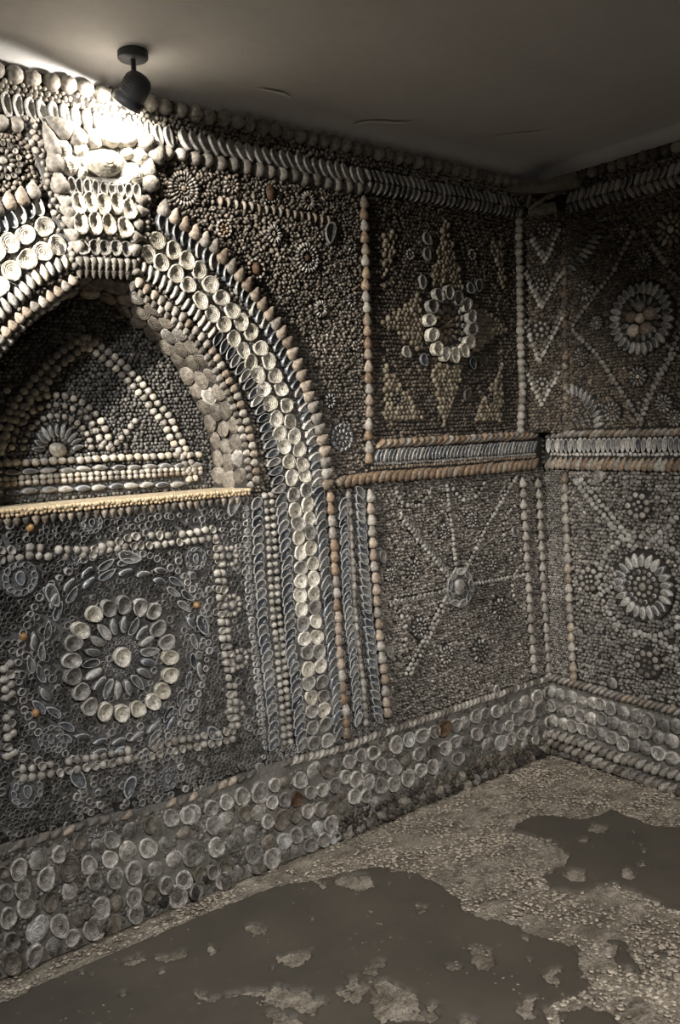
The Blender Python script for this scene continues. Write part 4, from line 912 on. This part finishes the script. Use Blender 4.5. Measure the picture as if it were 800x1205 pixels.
# shelf lip: plaster ledge with a ridge of tiny shells along its edge
fx0, fx1 = OUT[0][0], OUT[-1][0]
v = []; nseg = 120; f = []
for i in range(nseg+1):
    x = fx0+(fx1-fx0)*i/nseg; w1 = .002*math.sin(i*2.3)+.0015*math.sin(i*5.1)
    for y, z in ((ND, ZS+.004), (.0, ZS+.004), (-.016+w1*1.6, ZS+.002+w1), (-.020+w1*1.5, ZS-.004+w1), (-.014+w1, ZS-.011+w1), (0., ZS-.016)): v.append((x, y, z))
for i in range(nseg):
    for k in range(5): f.append((i*6+k, i*6+k+1, (i+1)*6+k+1, (i+1)*6+k))
shelf = obj('niche_shelf', new_mesh('niche_shelf', v, f, 'lip', True), wall_left); shelf['label'] = 'narrow cream plaster ledge along the foot of the niche'
SH = Plane((0, -.016, 0), (1, 0, 0), (0, 0, 1), -2.6, -1.1, 1.0, 1.4)
tiny_row(SH, 'ledge_ridge', [(fx0, ZS-.002), (fx1, ZS-.002)], .011, .013, (.48, .36, .21), (.66, .53, .35), 'nub', hgt=.5, elong=1.5)
tiny_row(SH, 'ledge_ridge', [(fx0, ZS-.012), (fx1, ZS-.012)], .012, .012, (.30, .22, .13), (.5, .38, .24), 'nub', hgt=.7)
flush_tiny(SH, shelf)
SH2 = Plane((0, -.004, 0), (1, 0, 0), (0, 0, 1), -2.6, -1.1, 1.0, 1.4)
row(SH2, shelf, 'whelk', ['whelk_dark', 'whelk_tan'], [(fx0+.01, ZS-.030), (fx1-.01, ZS-.030)], .0235, .021, .026, turn=PI, hz=.02, h=.002, name='whelk_shell')

# ================================================================== WALL RIGHT: shells
R_ = WR
RD = R_.poly([(648, 797), (690, 808), (730, 820), (765, 829), (800, 838)]); RD = [(0, RD[0][1])]+RD+[(1.3, RD[-1][1]-.0)]
def rdado_z(a): return np.interp(a, [p[0] for p in RD], [p[1] for p in RD])
dr = slab('dado', R_, [(0, 0)]+RD+[(1.3, 0)], .012, 'mortar_dado', wall_right); dr['label'] = 'three rows of oysters between shell ropes above the floor'
R_.mark_poly([(0, 0)]+RD+[(1.3, 0)])
OR = [(260,265),(300,280),(347,290),(395,308),(437,315),(475,315),(513,335),(568,357),(627,370),(682,385),(742,405),(800,415),(262,325),(305,347),(345,347),(390,365),(433,382),(482,378),(525,398),(572,422),(617,430),(665,435),(718,462),(775,478),(270,390),(313,405),(355,410),(398,420),(437,438),(478,447),(520,460),(572,485),(620,492),(665,508),(720,525),(775,550)]
for i, (x, y) in enumerate(OR):
    a, b = R_.at(580+x/3.636, 740+y/3.636); s_ = .050 if i % 12 < 6 else .054
    put(R_, dr, random.choice(['oyster', 'oyster_back', 'oyster_back']), random.choice(['oyster_dado', 'oyster_grey']), a, b, s_*1.14, s_*1.10, random.uniform(-.4, .4), hz=.024, h=.012, tilt=random.uniform(-.2, .1), mark=False)
for r_ in range(3):
    for i in range(12): put(R_, dr, random.choice(['oyster', 'oyster_back']), 'oyster_dado', .655+i*.056, .275-.058*r_, .056, .055, 0, hz=.022, h=.010, mark=False)
rope1 = strip('dado_rope', R_, [(a, b+.004) for a, b in RD], .026, .014, 'mortar_dado', wall_right)
row(R_, rope1, 'petal', ['whelk_grey', 'cockle', 'whelk_tan'], [(a, b+.004) for a, b in RD], .024, .021, .046, turn=-.75, hz=.026, h=.012)
for pts, mats_ in (([(655, 862), (690, 872), (720, 885), (760, 897), (800, 909)], ['whelk_grey', 'cockle']), ([(658, 873), (690, 885), (720, 900), (760, 914), (800, 927)], ['whelk_dark', 'whelk_grey'])):
    p = R_.poly(pts); p = [(0.01, p[0][1]+.002)]+p+[(1.3, p[-1][1])]
    row(R_, rope1, 'whelk', mats_, p, .032, .029, .054, turn=-.75, hz=.038, h=.012, name='whelk_shell')
row(R_, wall_right, 'stone', ['whelk_dark', 'mortar_dado'], [(.02, .012), (.7, .010)], .05, .06, .035, hz=.03, h=.004)
# cornice
cor = strip('cornice', R_, [(.0, 2.222), (1.3, 2.222)], .150, .006, 'mortar', wall_right); cor['label'] = 'band of slanting pale mussels under the ceiling'
row(R_, cor, 'dome', ['whelk_grey', 'whelk_dark'], [(.16, 2.277), (1.3, 2.277)], .042, .042, .042, hz=.028, h=.004)
row(R_, cor, 'petal', ['mussel_pale', 'mussel_grey', 'mussel_pale'], [(.15, 2.205), (1.3, 2.200)], .026, .023, .054, turn=-.45, hz=.02, h=.006)
row(R_, cor, 'petal', ['mussel_grey', 'mussel_pale'], [(.15, 2.168), (1.3, 2.158)], .026, .022, .048, turn=.55, hz=.018, h=.006)
fill(R_, 'cornice_winkles', lambda a, b: (b > 2.228) & (b < 2.258), .0145, .015, (.10, .09, .075), (.25, .22, .19), hgt=.75, h=.005)
R_.mark_poly([(0, 2.22), (1.3, 2.22), (1.3, 2.27), (0, 2.27)])
# middle band
mr = slab('middle_band', R_, [(.02, 1.175), (1.3, 1.165), (1.3, 1.325), (.02, 1.335)], .008, 'mortar', wall_right); mr['label'] = 'horizontal band of upright mussels between two brown ropes'
row(R_, mr, 'petal', ['whelk_tan', 'whelk_grey'], [(.03, 1.314), (1.3, 1.300)], .026, .023, .048, turn=-.9, hz=.02, h=.006)
row(R_, mr, 'mussel', ['mussel_pale', 'mussel_grey', 'mussel_grey'], [(.03, 1.270), (1.3, 1.262)], .021, .022, .058, turn=-.1, hz=.022, h=.008, roll=.3)
tiny_row(R_, 'band_beads', [(.04, 1.236), (1.3, 1.226)], .018, .016, (.34, .32, .29), (.55, .53, .5), 'bead', h=.009)
row(R_, mr, 'whelk', ['whelk_tan', 'whelk_orange', 'whelk_grey'], [(.03, 1.203), (1.3, 1.188)], .024, .030, .054, turn=-.5, hz=.028, h=.006)
R_.mark_poly([(.0, 1.175), (1.3, 1.165), (1.3, 1.325), (0, 1.335)])
# strings
for pts, mt, lab in (([(665, 300), (667, 400), (667, 508)], ['whelk_tan', 'whelk_orange', 'whelk_dark'], 'upright string of brown whelks above the band beside the corner'), ([(666, 556), (669, 640), (673, 720), (677, 800)], ['whelk_grey', 'whelk_tan'], 'upright string of pale whelks below the band beside the corner')):
    p = R_.poly(pts); s_ = strip('shell_string', R_, p, .032, .006, 'mortar', wall_right); s_['label'] = lab
    row(R_, s_, 'whelk', mt, p, .040, .034, .043, turn=PI/2-.15, hz=.034, h=.002)
# upper rosette and diamond
rosette(R_, wall_right, 756, 375, 45, [('petal', ['mussel_pale', 'mussel_grey', 'mussel_grey'], .80, 28, .22, .36, 'r'), ('petal', ['whelk_dark', 'mussel_grey'], .50, 18, .16, .26, 'r')], None, 'big mussel-petal rosette around four cockles above the band')
ur = R_.at(756, 376)
for dx, dz, s_, m_ in ((0, .004, .04, 'cockle_cream'), (-.028, -.038, .05, 'cockle_cream'), (.022, -.036, .05, 'whelk_tan'), (.036, .016, .05, 'whelk_tan'), (-.035, .012, .045, 'whelk_tan'), (0, .045, .042, 'whelk_grey')):
    put(R_, wall_right, 'dome', m_, ur[0]+dx, ur[1]+dz, s_, s_, random.uniform(0, 6), hz=.028, h=.006)
K1, K2 = (.17, .155, .135), (.36, .335, .3)
for q in ([(674, 385), (700, 348), (722, 322), (748, 270)], [(674, 388), (706, 420), (722, 445), (745, 478), (756, 503)], [(800, 408), (775, 448), (755, 495)], [(758, 270), (780, 305), (800, 330)], [(800, 395), (777, 440), (752, 492)]):
    tiny_row(R_, 'diamond_beads', R_.poly(q), .020, .020, K1, K2, 'bead', h=.007)
q4 = R_.at(668, 505)
qa = slab('quarter_fan', R_, [q4]+[(q4[0]+.175*math.cos(t), q4[1]+.175*math.sin(t)) for t in np.linspace(0, PI/2, 8)], .004, 'mortar', wall_right); qa['label'] = 'quarter-round mussel fan in the lower corner of the upper panel'
for i in range(11):
    t = PI/2*(i+.5)/11; put(R_, qa, 'petal', random.choice(['mussel_pale', 'mussel_grey']), q4[0]+.148*math.cos(t), q4[1]+.155*math.sin(t), .022, .05, t+PI/2+.3, hz=.016, h=.004)
for rr in (.03, .055, .08, .105):
    tiny_row(R_, 'diamond_beads', [(q4[0]+rr*math.cos(t), q4[1]+rr*math.sin(t)) for t in np.linspace(.05, PI/2, 10)], .016, .015, (.10, .09, .08), (.24, .22, .2), 'bead', h=.004)
qb = strip('quarter_fan', R_, R_.poly([(673, 318), (690, 300), (703, 282), (713, 255)]), .05, .004, 'mortar', wall_right); qb['label'] = 'slanting mussel arc near the ceiling corner'
row(R_, qb, 'petal', ['mussel_grey', 'mussel_pale', 'whelk_dark'], R_.poly([(673, 318), (690, 300), (703, 282), (713, 255)]), .022, .02, .05, turn=.4, hz=.014, h=.004)
row(R_, qb, 'petal', ['mussel_grey', 'whelk_dark'], R_.poly([(673, 300), (684, 290), (696, 270)]), .022, .018, .04, turn=.4, hz=.014, h=.004)
for x, y, r_, m_, c_ in ((759, 307, 12, 'mussel_grey', ('dome', 'whelk_grey')), (690, 342, 14, 'whelk_dark', ('oyster', 'oyster_grey')), (704, 380, 9, 'whelk_grey', ('limpet', 'oyster_cream')), (685, 420, 12, 'whelk_dark', ('dome', 'whelk_dark')), (752, 443, 13, 'mussel_grey', ('dome', 'cockle_cream')), (782, 475, 12, 'whelk_grey', ('oyster', 'oyster_grey')), (722, 485, 13, 'mussel_grey', ('dome', 'whelk_dark')), (733, 270, 12, 'whelk_dark', ('dome', 'whelk_tan')), (791, 270, 22, 'whelk_tan', ('limpet', 'cockle_cream')), (795, 492, 11, 'whelk_grey', ('dome', 'cockle'))):
    rosette(R_, wall_right, x, y, r_, [('petal', [m_, 'whelk_grey'], .74, 12, .30, .46, 'r'), ('bead', m_, .42, 8, .24, .24, 'r')], (c_[0], c_[1], .42, .42))
# lower panel
lr = rosette(R_, wall_right, 758, 690, 42, [('petal', ['mussel_pale', 'mussel_pale', 'mussel_grey'], .74, 22, .25, .42, 'r'), ('dome', ['whelk_dark', 'mussel_grey'], .42, 16, .15, .15, 'r'), ('dome', 'whelk_grey', .24, 9, .14, .14, 'r')], ('dome', 'whelk_grey', .24, .24), 'big pale petal rosette with beaded centre below the band')
for x, y, r_, m_ in ((695, 681, 16, 'cockle'), (752, 595, 18, 'whelk_grey'), (763, 781, 18, 'whelk_dark')):
    rosette(R_, wall_right, x, y, r_, [('dome', [m_, 'whelk_grey'], .70, 9, .42, .42, 'r'), ('dome', m_, .25, 4, .26, .26, 'r')], None, {695: 'small round rosette of eight grey cockles', 752: 'ring of grey cockles above the petal rosette', 763: 'dark hollow rosette just above the dado'}[x])
K3, K4 = (.2, .19, .17), (.4, .38, .35)
for q in ([(678, 566), (700, 595), (725, 622), (748, 648)], [(683, 562), (706, 590), (730, 617), (752, 645)], [(762, 642), (780, 625), (800, 607)], [(700, 662), (720, 668), (736, 690)], [(704, 700), (722, 690), (738, 680)], [(745, 740), (770, 752), (800, 765)]):
    tiny_row(R_, 'diamond_beads', R_.poly(q), .022, .024, K3, K4, 'bead', h=.005)
lc = R_.at(758, 690); tiny_row(R_, 'diamond_beads', [(lc[0]+.19*math.cos(t), lc[1]+.185*math.sin(t)) for t in np.linspace(0, 2*PI, 40)], .026, .025, K3, K4, 'bead', h=.004)
for x, y, s_ in ((722, 804, .045), (705, 560, .05), (684, 745, .035), (725, 738, .035)): put(R_, wall_right, 'limpet', 'oyster_dado', *R_.at(x, y), s_, s_*1.15, 0, hz=.016, h=.006)
# strip beside the corner: plain winkles; infill
rab = lambda a, b: b > rdado_z(a)+.018
fill(R_, 'panel_winkles', lambda a, b: (b > 1.25) & (a > .14) & rab(a, b), .0135, .0148, (.085, .07, .055), (.23, .195, .155), 'nub', elong=1.1, hgt=1., pale=.025)
fill(R_, 'panel_winkles', lambda a, b: (b <= 1.25) & (a > .125) & rab(a, b), .0165, .0175, (.11, .10, .088), (.30, .28, .25), 'bead', hgt=.85, pale=.02)
fill(R_, 'panel_winkles', lambda a, b: (b <= 1.25) & (a <= .125) & rab(a, b), .0115, .0125, (.11, .10, .088), (.27, .25, .225), 'nub', hgt=.7)
flush_tiny(R_, wall_right)

# ================================================================== UPPER CORNER: slanting face with chevrons, broken top
zt, zb = 2.165, 1.325
v = [(*ca[:2], zb), (*cb[:2], zb), (0, 0, zb), (*ca[:2], zt), (*cb[:2], zt), (0, 0, zt)]
wall_corner = tag(obj('wall_corner', new_mesh('wall_corner', v, [(0, 1, 4, 3), (3, 4, 5), (0, 2, 1), (0, 3, 5, 2), (1, 2, 5, 4)], 'mortar')), 'narrow slanting wall face with shell chevrons across the upper corner', 'wall', kind='structure')
cw = WC.lim[1]
for tip, l0, r0 in (((641, 309), (624, 281), (659, 268)), ((637, 363), (616, 320), (660, 322)), ((634, 426), (615, 376), (662, 373)), ((637, 476), (613, 434), (659, 437))):
    for off in (0, 7):
        q = WC.poly([(l0[0], l0[1]-off), (tip[0], tip[1]-off), (r0[0], r0[1]-off)])
        q = [(min(max(a, .01), cw-.01), b) for a, b in q]
        tiny_row(WC, 'chevron_beads', q, .019, .020, (.32, .30, .26) if off == 0 else (.13, .12, .10), (.6, .57, .52) if off == 0 else (.28, .26, .22), 'bead', h=.003)
for x, y, r_ in ((640, 270, 9), (638, 335, 9), (637, 388, 11), (638, 452, 9)):
    rosette(WC, wall_corner, x, y, r_, [('bead', ['whelk_grey', 'cockle'], .7, 8, .44, .44, 'r')], ('dome', 'whelk_grey', .5, .5))
fill(WC, 'corner_winkles', lambda a, b: (b > zb) & (b < zt), .0135, .0148, (.085, .07, .055), (.23, .195, .155), 'nub', elong=1.2, aligned=0., hgt=.7)
flush_tiny(WC, wall_corner)
def lump(name, pts2, z0, z1, mat, parent, seed):
    r = random.Random(seed); n = len(pts2); v = []
    for z, s in ((z0, .9), ((z0+z1)/2, 1.), (z1, .93)):
        cx = sum(p[0] for p in pts2)/n; cy = sum(p[1] for p in pts2)/n
        for x, y in pts2: v.append((cx+(x-cx)*s+r.uniform(-.006, .006), cy+(y-cy)*s+r.uniform(-.006, .006), z+r.uniform(-.006, .006)))
    f = [(k*n+i, k*n+(i+1) % n, (k+1)*n+(i+1) % n, (k+1)*n+i) for k in (0, 1) for i in range(n)]+[tuple(range(n-1, -1, -1)), tuple(range(2*n, 3*n))]
    return obj(name, new_mesh(name, v, f, mat), parent)
M['broken'] = mortar_mat('broken_stone', (.18, .155, .13), (.40, .355, .30), 25)
bs = lump('broken_stone', [(-.20, -.01), (-.13, -.05), (-.07, -.11), (-.04, -.20), (0, -.21), (0, -.08), (-.07, 0)], 2.235, 2.285, 'broken', wall_corner, 1); bs['label'] = 'broken stone slab over the dark hole under the ceiling'
b2 = lump('broken_stone', [(-.10, -.03), (-.06, -.09), (-.03, -.12), (-.01, -.10), (-.03, -.03), (-.07, -.005)], 2.155, 2.195, 'broken', wall_corner, 2); b2['label'] = 'loose brown stone chunk in the hole under the ceiling'
for i, (x, y, an) in enumerate(((628, 243, .9), (634, 239, 1.1), (641, 234, 1.0), (648, 231, 1.2), (622, 236, .3))):
    put(WC, wall_corner, 'petal', 'whelk_tan', *WC.at(x, y), .022, .06, -an, hz=.02, h=.004)

# ceiling flakes: ragged loose plaster edges
CP = Plane((0, 0, H), (1, 0, 0), (0, -1, 0), -4, 0, 0, 3)
class CeilMap:
    def at(s, x, y):
        v = cd + cr*(x-400)/FPX - cu*(y-602.5)/FPX; t = (H+.03-CAM[2])/v[2]; p = CAM+t*v; return float(p[0]), float(p[1])
CM = CeilMap()
for pts, wd in (([(412, 148), (440, 147), (470, 149), (496, 146)], .03), ([(566, 168), (600, 164), (640, 160), (662, 157)], .014), ([(300, 108), (330, 114), (345, 120)], .02)):
    P0 = [CM.at(*p) for p in pts]; v, f = [], []; pts3 = resample(P0, .02)
    for i, (a, b, t) in enumerate(pts3):
        k = math.sin(PI*(i+.5)/len(pts3)); hw = wd*.5*k*random.uniform(.5, 1.2)
        for s_ in (-1, 1):
            x, y = a-math.sin(t)*hw*s_, b+math.cos(t)*hw*s_
            zc = float(ceil_z(np.array([[x]]), np.array([[y]]))[0, 0])
            v.append((x, y, zc-.005 if s_ < 0 else zc-.004))
    for i in range(len(pts3)-1): f.append((i*2, i*2+1, i*2+3, i*2+2))
    obj('plaster_flake', new_mesh('plaster_flake', v, f, 'flake'), ceiling)

# ================================================================== SPOTLIGHT on the ceiling
def lathe(prof, n=28, axis=Matrix.Identity(4)):
    v, f = [], []
    for r, z in prof:
        for i in range(n): t = 2*PI*i/n; v.append(axis @ Vector((r*math.cos(t), r*math.sin(t), z)))
    for k in range(len(prof)-1):
        for i in range(n): j = (i+1) % n; f.append((k*n+i, k*n+j, (k+1)*n+j, (k+1)*n+i))
    return v, f
zc = H+.02
for _ in range(4):
    rv = cd + cr*(156-400)/FPX - cu*(61-602.5)/FPX; lp = CAM+rv*((zc-CAM[2])/rv[2]); lx, ly = float(lp[0]), float(lp[1])
    zc = float(ceil_z(np.array([[lx]]), np.array([[ly]]))[0, 0])
lamp = bpy.data.objects.new('ceiling_spotlight', None); col.objects.link(lamp); lamp.location = (lx, ly, zc)
tag(lamp, 'small dark grey ceiling spotlight with slotted head aimed at the keystone', 'spotlight')
v, f = lathe([(0, .004), (.037, .004), (.0385, -.002), (.0385, -.016), (.036, -.019), (0, -.019)]); obj('canopy', new_mesh('canopy', v, f, 'lamp', True), lamp)
v, f = lathe([(.0065, -.018), (.0065, -.062), (.009, -.064), (.009, -.070), (0, -.071)], 14); obj('stem', new_mesh('stem', v, f, 'lamp', True), lamp)
head_c = Vector((-.002, 0, -.094))
aim = Vector((-.24, .60, -.72)).normalized()
q = aim.to_track_quat('Z', 'Y').to_matrix().to_4x4(); hm = Matrix.Translation(head_c) @ q
prof = [(0, -.044), (.014, -.043), (.027, -.037), (.034, -.026), (.036, -.010), (.035, .012), (.033, .016), (.033, .020), (.037, .024), (.038, .042), (.035, .043), (.032, .030), (.020, .022), (0, .022)]
v, f = lathe(prof, 32, hm); head = obj('head', new_mesh('head', v, f, 'lamp', True), lamp)
for side in (-1, 1):                       # cooling slots
    for i in range(5):
        base = math.atan2(0, 1)
        ang0 = (PI*.5*side)+PI*.5
        sl_v, sl_f = [], []
        z0 = -.024+i*.0075
        for k in range(7):
            t = ang0-.5+k/6.*1.0
            for rr, zz in ((.0316, z0), (.0316, z0+.0035)):
                rr2 = np.interp(zz, [-.026, -.010, .012], [.034, .036, .035])+.0006
                sl_v.append(hm @ Vector((rr2*math.cos(t), rr2*math.sin(t), zz)))
        for k in range(6): sl_f.append((k*2, k*2+2, k*2+3, k*2+1))
        obj('cooling_slot', new_mesh('cooling_slot', sl_v, sl_f, 'slot'), head)
v, f = lathe([(0, .030), (.018, .0295), (.0255, .026)], 24, hm); obj('bulb', new_mesh('bulb', v, f, 'bulb', True), lamp)
SL = bpy.data.lights.new('spot_beam', 'SPOT'); SL.energy = 10.5; SL.color = (1., .935, .84); SL.spot_size = math.radians(179); SL.spot_blend = .12; SL.shadow_soft_size = .022
so = bpy.data.objects.new('spot_beam', SL); col.objects.link(so); so.parent = lamp
so.matrix_basis = Matrix.Translation(head_c+aim*.048) @ aim.to_track_quat('-Z', 'Y').to_matrix().to_4x4()
